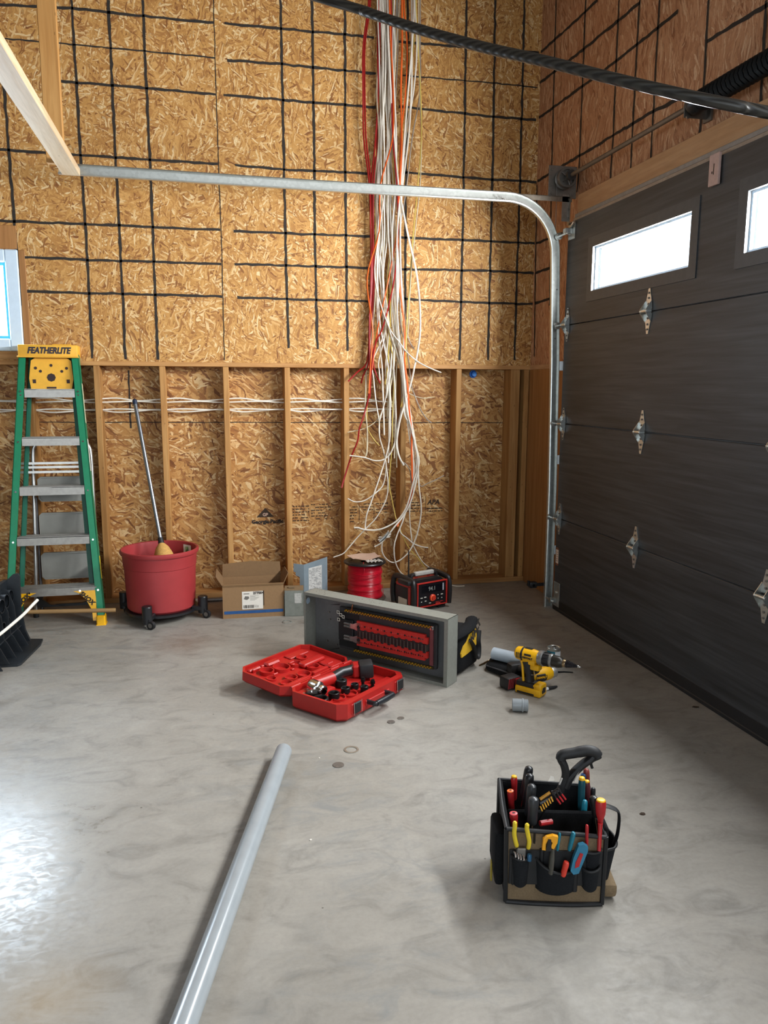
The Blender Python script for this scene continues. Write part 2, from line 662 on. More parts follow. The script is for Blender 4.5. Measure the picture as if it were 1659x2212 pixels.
WHITEJ = plain('white_cable_jacket', '#e4ddcf', 0.45, 0, 0.04)
CREAMJ = plain('cream_cable_jacket', '#cfc4a8', 0.45, 0, 0.05)
GREYJ = plain('grey_white_cable_jacket', '#a0968a', 0.45, 0, 0.05)
YELJ = plain('yellow_cable_jacket', '#cdb25a', 0.45, 0, 0.05)
ORJ = plain('orange_cable_jacket', '#df5f1f', 0.42, 0, 0.05)
REDJ = plain('red_cable_jacket', '#94191a', 0.42, 0, 0.05)
WIRERED = plain('red_wire_winding', '#c2152c', 0.3, 0, 0.08)
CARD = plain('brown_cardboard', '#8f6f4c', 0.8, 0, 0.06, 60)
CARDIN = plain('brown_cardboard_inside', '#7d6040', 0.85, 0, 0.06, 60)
PAPER = plain('white_paper', '#e3ddd2', 0.7, 0, 0.03)
PAPERTAN = plain('tan_paper', '#c9a995', 0.7, 0, 0.05)
BLUEINK = plain('blue_print', '#1d4e86', 0.7)
BRASS = plain('brass_bar', '#c99b2c', 0.4, 0.5, 0.1)
BUSRED = plain('red_insulator', '#c8322b', 0.4, 0, 0.08)
BLUEP = plain('blue_plastic', '#1670d8', 0.4)
TEALP = plain('teal_handle_plastic', '#1f7f96', 0.4)
NAVYH = plain('deep_blue_handle', '#134a55', 0.4)
REDH = plain('red_handle_plastic', '#b5262a', 0.35)
ORH = plain('orange_handle_plastic', '#ee7a3f', 0.4)
PINKH = plain('faded_red_handle_plastic', '#d2575c', 0.4)
WIN_W = plain('white_vinyl', '#cfe2f2', 0.45, 0, 0.03)
STRAW = plain('straw_bristle', '#c79a54', 0.8, 0, 0.25, 160)
SCREEN = plain('dark_screen', '#0c0e16', 0.12, 0, 0.05)
GLASS = glass('window_glass')
FARWALL = plain('unlit_board_wall', '#574a3c', 0.8, 0, 0.15, 3)  # unseen walls and ceiling darkened to weaken bounce light

# ================================================================== THE SETTING
XR, ZC, YF, XL = 0.10, 4.60, -10.0, -7.5
g = G().box((XL - .2, YF - .2, -0.12), (XR + .2, 0.4, 0.0))
struct_mesh(g.build('floor', CONC, smooth=0), 'smooth grey concrete garage floor with smears and stains')
g = G().box((XL - .2, YF - .2, ZC), (XR + .2, 0.4, ZC + .1))
struct_mesh(g.build('ceiling', FARWALL, smooth=0))
g = G().box((XL - .15, YF, 0), (XL, 0.2, ZC))
struct_mesh(g.build('wall_left', FARWALL, smooth=0))
# rear wall (behind the camera) with two openings added to let the fill lamps in
g = G()
g.box((XL, YF - .15, 0), (-6.9, YF, ZC)).box((-2.3, YF - .15, 0), (XR, YF, 3.4)).box((-6.9, YF - .15, 3.2), (-2.3, YF, ZC))
g.box((-2.3, YF - .15, 3.4), (-2.2, YF, ZC)).box((-2.2, YF - .15, 4.4), (XR, YF, ZC)).box((0.0, YF - .15, 3.4), (XR, YF, 4.4))
struct_mesh(g.build('wall_front', FARWALL, smooth=0))


def ink_strip(g, pts, w=0.0165, mat=1, ax='y', val=-0.0025):
    """one hand-drawn black line: a wobbly strip on the board face; pts are photo points measured on that face"""
    P = []
    for (x, y) in pts:
        q = AY(x, y, val) if ax == 'y' else AX(x, y, val)
        P.append(Vector((q.x, q.z)) if ax == 'y' else Vector((q.y, q.z)))
    Q = []
    for a, b in zip(P[:-1], P[1:]):
        k = max(1, int((b - a).length / 0.035))
        Q += [a + (b - a) * i / k for i in range(k)]
    Q.append(P[-1])
    vs = []
    for i, q in enumerate(Q):
        t = (Q[min(i + 1, len(Q) - 1)] - Q[max(i - 1, 0)]).normalized()
        nrm = Vector((-t.y, t.x))
        c = q + nrm * random.uniform(-.002, .002)
        for s in (-1, 1):
            e = c + nrm * s * w * random.uniform(0.32, 0.62)
            vs.append((e.x, val, e.y) if ax == 'y' else (val, e.x, e.y))
    fs = [(2 * i, 2 * i + 1, 2 * i + 3, 2 * i + 2) for i in range(len(Q) - 1)]
    g.add(vs, fs, mat)


# ---- back wall: board above, open stud bays below
wall_back = structure('wall_back', 'board-covered back wall with black grid lines above open stud bays')
WX0, WZ0, WZ1 = -3.292, 1.655, 2.262       # right edge and height range of the window opening
g = G()
g.box((WX0, 0, 1.596), (XR + .012, 0.012, ZC)).box((XL, 0, WZ1), (WX0, 0.012, ZC))
g.box((XL, 0, 1.596), (-4.45, 0.012, WZ1)).box((-4.45, 0, 1.596), (WX0, 0.012, WZ0))
V = [
    [(2, 120), (10, 200), (20, 340), (32, 490), (44, 660)],
    [(155, 0), (174, 335), (187, 530), (200, 774)], [(234, 0), (250, 340), (262, 575), (271, 776)],
    [(308, 0), (324, 345), (333, 575), (341, 777)], [(606, 0), (613, 320), (618, 575), (624, 752)],
    [(674, 0), (679, 320), (681, 550), (686, 754)], [(745, 0), (746, 320), (748, 550), (751, 758)],
    [(881, -10), (877, 400), (875, 690)], [(1008, 0), (1004, 260), (998.5, 542), (993, 778)],
    [(1070, 0), (1064, 379), (1054, 778)], [(1133, 0), (1124, 379), (1111, 778)],
]
for p in V:
    ink_strip(g, p)
for p in ([(461, 0), (472, 350), (478, 500), (485, 778)],):
    ink_strip(g, p, 0.005)
Hh = [
    [(-40, 6), (0, 10), (118, 16), (155, 17), (230, 27), (461, 49)], [(127, 175), (315, 190), (466, 204)],
    [(-40, 321), (95, 330), (250, 340), (471, 354)], [(-40, 475), (180, 484), (476, 497)], [(38, 555), (180, 561), (478, 570)],
    [(46, 629), (190, 633), (480, 640)], [(485, 51), (610, 62), (808, 81)], [(491, 130), (610, 139), (812, 159)],
    [(483, 205), (610, 216), (812, 232)], [(508, 357), (615, 366), (803, 375)], [(505, 499), (617, 504), (800, 511)],
    [(507, 570), (620, 574), (805, 579)], [(513, 642), (620, 646), (805, 651)], [(860, 90), (1058, 106), (1164, 114)],
    [(862, 230), (1063, 252), (1158, 259)], [(862, 372), (1063, 387.5), (1159, 393)], [(862, 513), (1058, 521), (1157, 526)],
    [(862, 581), (1056, 585), (1155, 590)], [(850, 645), (993, 652), (1139, 657), (1153, 655)],
]
for p in Hh:
    ink_strip(g, p)
for p in ([(0, 83), (125, 93), (465, 125)], [(870, 163), (1063, 179), (1161, 189)]):
    ink_strip(g, p, 0.009)
g.build('upper_board', [OSB_BACK, INK], wall_back, smooth=0)

g = G().box((XL, 0.1385 + .0005, 0), (XR + .05, 0.152, 1.62))
for p in ([(60, 912), (1130, 913)],):                 # thin chalk line across the outer board
    ink_strip(g, p, 0.006, val=0.1382)
for p in ([(277, 800), (283, 925)],):
    ink_strip(g, p, 0.012, val=0.1382)
g.build('outer_board', [OSB_LOW, INK], wall_back, smooth=0)
g = G().box((XL, -0.002, 1.570), (XR, 0.139, 1.598), bev=.002)
g.build('top_plate', STUD_X, wall_back)
g = G().box((XL, 0.0, 0), (XR, 0.139, 0.036), bev=.002)
g.build('bottom_plate', STUD_X, wall_back)
X0 = -2.893
for i in list(range(-4, 8)):
    x = X0 + 0.406 * i + (0.004 if i == 7 else 0)
    tl = (0.005 if i == 7 else 0.0)
    G().box((0, 0, 0), (0.038, 0.138, 1.533), bev=.0025).build('stud', STUD, wall_back, (x, 0.001, 0.0365))
G().box((0, 0, 0), (0.038, 0.138, 1.533), bev=.0025).build('stud', STUD, wall_back, (0.055, 0.001, 0.0365))
G().box((0, 0, 0), (0.038, 0.138, 1.533), bev=.0025).build('stud', STUD, wall_back, (-0.135 + 0.12, 0.001, 0.0365))

# stamped print on the outer board between the studs
sz = 0.1382
a = AY(573, 1108, sz)
tri = G().prism([(-.062, -.030), (.062, -.030), (0, .036)], (a.x, sz, a.z), (1, 0, 0), (0, 0, 1), 0.0005)
tri.build('stamped_logo', STAMP, wall_back)
text('stamped_letters', 'GP', 0.030, wall_back, (a.x, sz - .001, a.z - .013), (1, 0, 0), (0, 0, 1), PAPERTAN, bold=.001)
b = AY(575, 1127, sz)
text('stamped_letters', 'Georgia-Pacific', 0.036, wall_back, (b.x + .01, sz, b.z), (1, 0, 0), (0, 0, 1), INK, bold=.0018, sx=1.02)
b = AY(936, 1085, sz)
text('stamped_letters', 'APA', 0.05, wall_back, (b.x, sz, b.z), (1, 0, 0), (0, 0, 1), STAMP, bold=.002, shear=.2)
sg = G()
for (x0, x1, y0, rows) in ((632, 668, 1094, 6), (672, 718, 1090, 6), (756, 772, 1089, 7), (778, 806, 1089, 3), (812, 838, 1088, 4), (880, 908, 1086, 4), (922, 956, 1098, 2)):
    for r in range(rows):
        p0, p1 = AY(x0, y0 + r * 6.2, sz), AY(x1, y0 + r * 6.2, sz)
        x = p0.x
        while x < p1.x:
            w_ = random.uniform(.008, .03)
            if random.random() < .8:
                sg.box((x, sz - .0004, p0.z - .004), (min(x + w_, p1.x), sz, p0.z + .003))
            x += w_ + .006
for px in (776, 808):
    p = AY(px, 1110, sz)
    sg.box((p.x - .002, sz - .0004, p.z - .05), (p.x + .002, sz, p.z + .06))
p0, p1 = AY(920, 1072, sz), AY(957, 1098, sz)
sg.box((p0.x - .003, sz - .0004, p1.z - .04), (p0.x, sz, p0.z)).box((p0.x, sz - .0004, p1.z - .002), (p1.x, sz, p1.z + .002))
sg.build('stamped_print', STAMP, wall_back, smooth=0)

# ---- window in the back wall (mostly outside the frame)
win = structure('window_1', 'white vinyl window at the left edge of the picture')
fx0, fx1, fz0, fz1 = -4.44, -3.293, 1.654, 2.263
g = G()
for (lo, hi) in (((fx1 - .075, -.012, fz0), (fx1, .05, fz1)), ((fx0, -.012, fz0), (fx0 + .075, .05, fz1)),
                 ((fx0 + .075, -.012, fz1 - .075), (fx1 - .075, .05, fz1)), ((fx0 + .075, -.012, fz0), (fx1 - .075, .05, fz0 + .075))):
    g.box(lo, hi, bev=.006)
g.build('window_frame', WIN_W, win)
g = G()
i0, i1, k0, k1 = fx0 + .075, fx1 - .075, fz0 + .075, fz1 - .075
for (lo, hi) in (((i1 - .018, .02, k0), (i1, .075, k1)), ((i0, .02, k0), (i0 + .018, .075, k1)), ((i0 + .018, .02, k1 - .018), (i1 - .018, .075, k1)), ((i0 + .018, .02, k0), (i1 - .018, .075, k0 + .018))):
    g.box(lo, hi)
g.build('sash', plain('sky_blue_film', '#4fb6dc', 0.4), win)
G().box((i0 + .018, .045, k0 + .018), (i1 - .018, .051, k1 - .018)).build('pane', GLASS, win, smooth=0)
struct_mesh(G().box((-4.5, -.004, 2.266), (WX0 + .0, .03, 2.405), bev=.003).build('trim_1', JAMB), 'wooden board above the left edge window', 'trim')
struct_mesh(G().box((-3.291, -.004, 1.60), (-3.252, .03, 2.262), bev=.003).build('trim_2', JAMB), 'narrow upright wooden board right of the left edge window', 'trim')
struct_mesh(G().box((-4.5, -.004, 1.602), (-3.293, .03, 1.652), bev=.003).build('trim_3', STUD_X), 'wooden sill board below the left edge window', 'trim')

# ---- right wall
DY0, DY1, DH = -0.735, -6.30, 2.435           # overhead door opening
wall_right = structure('wall_right', 'board-covered right wall above and beside the charcoal overhead door')
g = G()
g.box((XR, DY0, 1.60), (XR + .012, 0.0, ZC)).box((XR, DY1, DH), (XR + .012, DY0, ZC)).box((XR, YF, 0), (XR + .012, DY1, ZC))
XS = XR - .0025
RV = [
    [(1201, 0), (1191, 379), (1187, 660)], [(1265, 0), (1250.5, 368), (1246, 415)], [(1337, 0), (1323.6, 303), (1318, 388)],
    [(1381.6, 0), (1372, 163), (1362, 366)], [(1424, 0), (1413, 206), (1405, 346)], [(1530, 0), (1518.7, 206), (1510.6, 293)],
    [(1655, 0), (1643, 217), (1640, 236)], [(1160, 400), (1156, 600), (1154, 770)],
    [(1166, 114), (1225, 62), (1291, 0)], [(1166, 179), (1258.6, 108), (1383, 5)], [(1163.7, 255), (1253, 190), (1334, 130), (1464.5, 24)],
    [(1161, 391), (1220.6, 355), (1410, 241), (1481, 206)], [(1527, 89), (1605, 41), (1657, 11), (1700, -18)],
    [(1158, 526), (1215, 505)], [(1157, 589), (1193, 577)], [(1155, 655), (1191, 645)], [(1510, 293), (1622, 244)],
]
for i, p in enumerate(RV):
    ink_strip(g, p, 0.016 if i < 8 else 0.019, ax='x', val=XS)
g.build('upper_board', [OSB_RIGHT, INK], wall_right, smooth=0)
G().box((XR - .002, DY0, 0.0), (XR + .03, 0.15, 1.5705), bev=.002).build('side_board', JAMB, wall_right)
G().box((XR - .004, DY0, 1.570), (XR + .03, -0.003, 1.602), bev=.002).build('top_plate', STUD_Y, wall_right)
G().box((XR - .045, DY0 + .002, 0.0), (XR + .06, DY0 + .04, 2.48), bev=.002).build('door_jamb', JAMB, wall_right)
struct_mesh(G().box((0.055, DY1, 2.492), (XR - .001, DY0 + .0, 2.605), bev=.003).build('trim_4', STUD_Y), 'long pale wooden header board over the overhead door', 'trim')
struct_mesh(G().box((0.040, DY1, 2.468), (XR - .001, DY0, 2.490), bev=.002).build('trim_5', plain('grey_flashing', '#8f8d8a', .5, .3)), 'grey metal strip below the header board', 'trim')
struct_mesh(G().box((0.030, DY1, 2.436), (XR - .001, DY0, 2.466), bev=.004).build('trim_6', plain('beige_weatherstrip', '#a89684', .6)), 'beige weatherstrip along the top of the overhead door', 'trim')

# ---- overhead door
door = structure('door_1', 'charcoal sectional overhead door with frosted windows')
SH = 0.609
for s in range(4):
    z0, z1 = s * SH + (0.02 if s == 0 else 0.0015), (s + 1) * SH - 0.0015
    g = G()
    if s < 3:
        g.box((0, DY1 + .01, z0), (0.05, DY0, z1), bev=.004)
    else:
        wz0, wz1 = 1.985, 2.255
        g.box((0, DY1 + .01, z0), (0.05, DY0, wz0)).box((0, DY1 + .01, wz1), (0.05, DY0, z1))
        ys = [DY0]
        for wy in DOOR_WINDOWS:
            ys += [wy + .48, wy - .48]
        ys.append(DY1 + .01)
        for a, b in zip(ys[0::2], ys[1::2]):
            g.box((0, b, wz0), (0.05, a, wz1))
    g.build('door_section', DOOR, door, smooth=30)
for wy in DOOR_WINDOWS:
    y0, y1 = wy - .48, wy + .48
    g = G()
    o4 = [(y0 - .045, 1.94), (y1 + .045, 1.94), (y1 + .045, 2.30), (y0 - .045, 2.30)]
    i4 = [(y0 + .012, 1.997), (y1 - .012, 1.997), (y1 - .012, 2.243), (y0 + .012, 2.243)]
    g.ring(o4, i4, (.0, 0, 0), (0, 1, 0), (0, 0, 1), -.005)
    g.ring([(y0 - .0, 1.985), (y1, 1.985), (y1, 2.255), (y0, 2.255)], i4, (.0, 0, 0), (0, 1, 0), (0, 0, 1), .05)
    f = g.build('window_frame', plain('grey_window_frame', '#3f4448', .45), door, smooth=0)
    G().box((.026, y0 + .012, 1.997), (.032, y1 - .012, 2.243)).build('pane', GLASS, f, smooth=0)
    gg = G().ring([(y0 + .013, 1.998), (y1 - .013, 1.998), (y1 - .013, 2.242), (y0 + .013, 2.242)],
                  [(y0 + .024, 2.009), (y1 - .024, 2.009), (y1 - .024, 2.231), (y0 + .024, 2.231)], (.012, 0, 0), (0, 1, 0), (0, 0, 1), .01)
    gg.build('glazing_bead', WIN_W, f, smooth=0)
G().box((-.006, DY1 + .01, 0.0), (0.055, DY0, 0.022), bev=.004).build('bottom_seal', RUBBER, door)
G().box((-.003, DY1 + .01, 0.022), (0.0, DY0, 0.075), bev=.001).build('bottom_rail', RUBBER, door)


def hinge(y, z, sc=1.0):
    """zinc hinge: two tapering leaves with a raised knuckle"""
    g = G()
    up = [(-.030, .012), (.030, .012), (.024, .05), (.012, .095), (.008, .112), (-.008, .112), (-.012, .095), (-.024, .05)]
    dn = [(a, -b) for a, b in up][::-1]
    for poly in (up, dn):
        g.prism([(a * sc, b * sc) for a, b in poly], (-.0005, y, z), (0, -1, 0), (0, 0, 1), .0035)
    # folded flanges rising to the knuckle
    for s in (-1, 1):
        g.prism([(0, -.055), (.030, -.012), (.034, 0), (.030, .012), (0, .055)], (-.003, y + s * .026, z), (-1, 0, 0), (0, 0, 1), .003 * s)
    g.cyl((-.026, y - .034, z), (-.026, y + .034, z), .009, n=12)
    h = g.build('hinge', ZINC, door)
    each([G().cyl((-.004, y, z + dz), (-.009, y, z + dz), .0055, n=6) for dz in (.035, .065, .09, -.035, -.065, -.09)], 'bolt', DULL, h)
    return h


for k in (1, 2, 3):
    for y in (-1.69, -2.685, -3.68, -4.67):
        hinge(y, SH * k)
    h = hinge(DY0 - .045, SH * k, .9)
    r = G().cyl((-.028, DY0 - .06, SH * k), (-.028, DY0 + .045, SH * k), .006, n=10)
    r.cyl((-.028, DY0 + .035, SH * k), (-.028, DY0 + .055, SH * k), .021, n=18)
    r.build('roller', ZINC, h)
# top and bottom roller brackets
g = G().box((-.005, DY0 - .10, 2.33), (0, DY0 - .01, 2.42), bev=.002).box((-.05, DY0 - .07, 2.36), (-.004, DY0 - .03, 2.395), bev=.003)
g.cyl((-.04, DY0 - .08, 2.365), (-.04, DY0 + .05, 2.365), .007, n=10).cyl((-.04, DY0 + .035, 2.365), (-.04, DY0 + .055, 2.365), .021, n=18)
g.cyl((-.012, DY0 - .055, 2.40), (-.012, DY0 - .10, 2.425), .008, n=8)
g.build('top_roller_bracket', ZINC, door)
g = G().box((-.004, DY0 - .09, .03), (0, DY0 - .005, .19), bev=.001).box((-.045, DY0 - .05, .05), (-.003, DY0 - .02, .085), bev=.003)
g.cyl((-.03, DY0 - .075, .066), (-.03, DY0 + .05, .066), .007, n=10).cyl((-.012, DY0 - .045, .12), (-.004, DY0 - .045, .12), .009, n=8)
g.build('bottom_roller_bracket', ZINC, door)
st = G().box((-.0012, -.785, .315), (-.0002, -.748, .405)).build('warning_sticker', plain('pale_sticker', '#d9cbbb', .6), door, smooth=0)
s2 = G().box((-.0016, -.785, .405), (-.0002, -.748, .418)).box((-.0016, -.785, .302), (-.0002, -.748, .315))
for k in range(5):
    s2.box((-.0016, -.780, .33 + .014 * k), (-.0011, -.753, .333 + .014 * k))
s2.build('print', plain('red_brown_print', '#7d4a33', .6), st, smooth=0)

# ================================================================== DOOR GEAR
TY = -0.68
path = [Vector((-.012, TY, 0.0)), Vector((-.014, TY, .8)), Vector((-.030, TY, 1.6)), Vector((-.055, TY, 2.255))]
R_ = 0.325
for k in range(1, 13):
    a = pi / 2 * k / 12
    path.append(Vector((-.055 - R_ + R_ * cos(a), TY, 2.255 + R_ * sin(a))))
path += [Vector((-1.6, TY, 2.578)), Vector((-2.925, TY, 2.583))]
tr = thing('door_track', 'galvanised steel door track curving from the floor to overhead', 'door track', (0, TY, 0))
# C-shaped channel: web on the wall side, lips towards the door; profile (inwards, along y)
prof = [(.028, .013), (-.028, .013), (-.028, -.010), (-.022, -.013), (-.0265, -.008), (-.0265, .011), (.0265, .011), (.0265, -.008), (.022, -.013), (.028, -.010)]
g = G()
vs, fs = [], []
for i, p in enumerate(path):
    t = (path[min(i + 1, len(path) - 1)] - path[max(i - 1, 0)]).normalized()
    nrm = Vector((t.z, 0, -t.x))
    vs += [p + nrm * a + Vector((0, b, 0)) for a, b in prof]
k = len(prof)
for i in range(len(path) - 1):
    for j in range(k):
        fs.append((i * k + j, i * k + (j + 1) % k, (i + 1) * k + (j + 1) % k, (i + 1) * k + j))
g.add([v - Vector((0, TY, 0)) for v in vs], fs)
g.build('track_rail', galvanised('track_steel', '#c6c9c4', .33), tr, smooth=25)
# angle that ties the horizontal run to the wall, and the flag bracket
g = G().box((-.42, .016, 2.576), (.05, .019, 2.606)).box((-.42, .016, 2.604), (.05, .045, 2.607))
g.build('angle_iron', galvanised('dark_angle', '#8f8577', .5), tr, smooth=0)
g = G().box((.03, -.002, 2.44), (.034, .036, 2.62), bev=.001).box((-.015, .016, 2.46), (.034, .019, 2.62), bev=.001)
for z in (2.48, 2.53, 2.59):
    g.cyl((.03, .012, z), (.024, .012, z), .007, n=6)
g.build('flag_bracket', galvanised('bracket_steel', '#9b968d', .45), tr)
each([G().box((-.012, .014, z), (.095, .017, z + .06), bev=.001) for z in (.35, .95, 1.55)], 'jamb_bracket', GALV, tr)
each([G().cyl((x, -.014, z), (x, -.008, z), .005, n=8) for (x, z) in ((-.42, 2.572), (-.45, 2.573), (-.40, 2.565))], 'bolt', DULL, tr)
each([G().cyl((-.03, .006, z), (-.03, .010, z), .005, n=8) for z in (.45, .7, 1.0, 1.75, 2.05)], 'bolt', DULL, tr)

sh = thing('torsion_shaft', 'dark torsion shaft with cable drum and spring above the overhead door', 'torsion shaft', (0.0, TY, 2.712))
G().cyl((0, .06, 0), (0, -5.7, 0), .0125, n=16).build('shaft', plain('dull_shaft', '#6f6860', .5, .6), sh)
g = G().box((-.09, .06, -.105), (.098, .064, .085), bev=.002)
g.lathe([(.03, 0), (.03, .012), (.015, .014)], (0, .06, 0), 24, axis=(0, -1, 0))
for (x, z) in ((-.07, -.08), (.07, -.08), (-.07, .06)):
    g.cyl((x, .06, z), (x, .054, z), .008, n=6)
g.build('end_bearing_plate', galvanised('plate_steel', '#8d877e', .5), sh)
g = G().lathe([(.016, 0), (.058, 0), (.060, .006), (.052, .010), (.052, .05), (.060, .055), (.058, .060), (.046, .060), (.046, .042), (.018, .042), (.018, .075), (.014, .076)], (0, .04, 0), 32, axis=(0, -1, 0))
for k in range(5):
    a = 2 * pi * k / 5
    g.tube([(.016 * cos(a), -.018, .016 * sin(a)), (.047 * cos(a), -.018, .047 * sin(a))], .005, 6)
g.build('cable_drum', plain('cast_drum', '#6c6963', .45, .5), sh)
g = G().tube([(.052 * cos(a / 10) * 1.0, .02 - .004 * a / 20, .052 * sin(a / 10)) for a in range(0, 126)], .002, 5)
g.tube([(-.052, .02, 0), (-.05, .02, -.4), (-.035, .03, -1.2), (-.03, .03, -2.6)], .0018, 5)
g.build('lift_cable', DULL, sh)
g = G().lathe([(.014, 0), (.03, .0), (.03, .02), (.014, .02)], (0, -.055, 0), 20, axis=(0, -1, 0)).cyl((0, -.065, -.02), (0, -.065, -.05), .006, n=8)
g.build('shaft_collar', plain('black_collar', '#3c3a38', .5, .4), sh)
coil, nt = [], 60
for i in range(nt * 10 + 1):
    a = 2 * pi * i / 10
    coil.append((.036 * cos(a), -1.34 - .0105 * i / 10 * 2.6, .036 * sin(a)))
g = G().tube(coil, .0135, 6)
g.lathe([(.013, 0), (.048, 0), (.050, .02), (.04, .05), (.014, .06)], (0, -1.29, 0), 20, axis=(0, -1, 0))
g.build('torsion_spring', plain('black_oil_tempered_spring', '#1f2428', .4, .5), sh)
g = G().box((-.032, -1.262, -.05), (.098, -1.256, .03), bev=.002).lathe([(.013, 0), (.03, 0), (.03, .02), (.013, .02)], (0, -1.25, 0), 20, axis=(0, -1, 0)).box((.085, -1.29, -.06), (.098, -1.23, .05), bev=.002)
g.cyl((-.02, -1.27, -.05), (-.02, -1.278, -.05), .009, n=6)
g.build('center_bracket', galvanised('center_steel', '#7d7a74', .5), sh)

# small pale tab hanging from the weatherstrip
g = G().box((.016, -2.199, 2.316), (.029, -2.131, 2.448), bev=.002)
tab = thing('wooden_tab', 'small pale wooden tab hanging over the top of the charcoal door', 'wood scrap', (0, 0, 0))
tab.location = (.0, -2.165, 2.316)
g = G().box((-.016, -.034, 0), (-.003, .034, .132), bev=.002)
g.build('board', plain('pinkish_wood', '#c2a398', .6), tab)
g = G().box((-.0168, -.004, .045), (-.0158, .001, .09)).box((-.0168, .006, .05), (-.0158, .012, .06))
g.build('pencil_mark', STAMP, tab, smooth=0)

# photo-eye sensor low on the track
ps = thing('door_sensor', 'small black safety sensor on a bracket near the bottom of the track', 'sensor', (-.07, -.62, .118))
G().box((-.055, -.02, .0), (-.005, .02, .042), bev=.006, seg=2).box((-.067, -.012, .012), (-.05, .012, .05), bev=.004).build('sensor_body', BLACKP, ps)
G().box((-.01, -.002, .008), (.055, .004, .030), bev=.001).build('bracket', RUBBER, ps)
G().cyl((-.03, -.0195, .02), (-.03, -.024, .02), .009, n=16).build('lens', SCREEN, ps)

# wooden hanger that carries the end of the track
hg = thing('track_hanger', 'wooden brace and upright carrying the far end of the steel track', 'wood brace', (-2.86, -.70, 2.552))
G().box((-.045, -3.2, 0), (.046, .02, .038), bev=.003).build('brace_board', PALE_Y, hg)
G().box((-.108, -.06, .0385), (-.018, -.02, 2.04), bev=.003).build('upright_board', PALE_Z, hg)

# ================================================================== CABLES
def cable(name, pts, r, mat, label, group=None, per=6, n=7, flat=1.0, cat='cable'):
    P = spline(pts, per)
    g = G().tube(P, r, n, flat=flat)
    c = P[0]
    g.v = [tuple(Vector(p) - c) for p in g.v]
    return tag(g.build(name, mat, None, c, 60), label, cat, group)


# one thick dark cable across the upper right
pts = [(-2.9, -2.35, 2.98)] + [tuple(AY(x, y, yy)) for x, y, yy in
       ((700, -2, -3.0), (790, 26, -3.1), (900, 62, -3.22), (1040, 101, -3.36), (1180, 133, -3.5), (1330, 171, -3.62), (1480, 206, -3.72), (1590, 229, -3.78), (1659, 243, -3.8))]
pts += [(-.72, -3.95, 1.93), (-.35, -4.3, 1.80)]
k = N('twisted_dark_jacket')
kk = k.n('ShaderNodeTexWave', bands_direction='DIAGONAL')
k.l(k.coords(), kk.inputs['Vector'])
kk.inputs['Scale'].default_value = 45
k.l(k.ramp(kk.outputs[0], [(0.2, srgb('#24221f')), (0.8, srgb('#3a3833'))]), k.b.inputs['Base Color'])
k.rough(.42)
k.bump(kk.outputs[0], .5, .002)
cable('heavy_cable', pts, .0125, k.mat, 'thick dark twisted cable strung across the upper right of the picture', per=10, n=14)

# cables run through the stud bays
for j, (z0, dz, amp, ph) in enumerate(((868, 0, .008, 0), (863, 0, .010, 2), (884, 0, .008, 1), (887, 0, .010, 4))):
    pts = []
    base = AY(560, z0, .07).z
    x = -5.2
    i = 0
    while x < -.88 - .05 * (j % 2):
        pts.append((x, .07 + .006 * (j % 2) + .008 * sin(1.7 * i + ph), base + amp * sin(2.1 * i + ph) * (1.0 if j % 2 else .5)))
        x += .135
        i += 1
    cable('house_cable', pts, .0052, WHITEJ, ['upper white cable of the higher pair running through the studs', 'lower white cable of the higher pair running through the studs',
          'upper white cable of the lower pair running through the studs', 'lower white cable of the lower pair running through the studs'][j], 'white cables through the studs', 4)

# upper tracks of the hanging bundle: photo x at photo y = 0,100,...,700
TK = {
    'a': [819, 822, 822, 820, 817, 818, 824, 830], 'b': [823, 828, 827, 823, 822, 820, 818, 820], 'c': [827, 831, 829, 827, 828, 829, 827, 834],
    'd': [830, 834, 833, 834, 836, 838, 833, 838], 'e': [836, 840, 840, 839, 837, 842, 848, 850], 'f': [858, 853, 847, 843, 844, 850, 852, 856],
    'g': [890, 888, 884, 876, 866, 858, 854, 862], 'h': [893, 894, 890, 882, 870, 862, 858, 860], 'i': [905, 910, 908, 892, 878, 864, 862, 868],
    'j': [897, 897, 893, 880, 868, 866, 867, 876], 'k': [815, 817, 818, 815, 813, 814, 812, 809], 'm': [846, 846, 845, 846, 848, 846, 838, 836],
    'n': [851, 848, 851, 856, 852, 849, 846, 852],
}
WHITE = 'white cables of the hanging bundle'


def hang(track, lower, r, mat, label, group, depth, dd=None, jit=5.0, seed=0, top=True):
    rnd = random.Random(seed)
    pts = []
    if track:
        xs = TK[track] if isinstance(track, str) else track
        if top:
            p = AY(xs[0], 0, depth)
            pts += [(p.x + rnd.uniform(-.02, .02), depth, 4.52), (p.x, depth, 4.15)]
        for i, x in enumerate(xs):
            pts.append(tuple(AY(x + rnd.uniform(-jit, jit), i * 100, depth + rnd.uniform(-.012, .012))))
    if lower:
        nl = len(lower)
        for i, q in enumerate(lower):
            d = depth + ((dd or 0) * i / max(1, nl - 1)) + rnd.uniform(-.008, .008)
            p = AY(q[0], q[1], d)
            pts.append((p.x, p.y, max(p.z, r + .001)))
    return cable('hanging_cable', pts, r, mat, label, group, 5, 6)


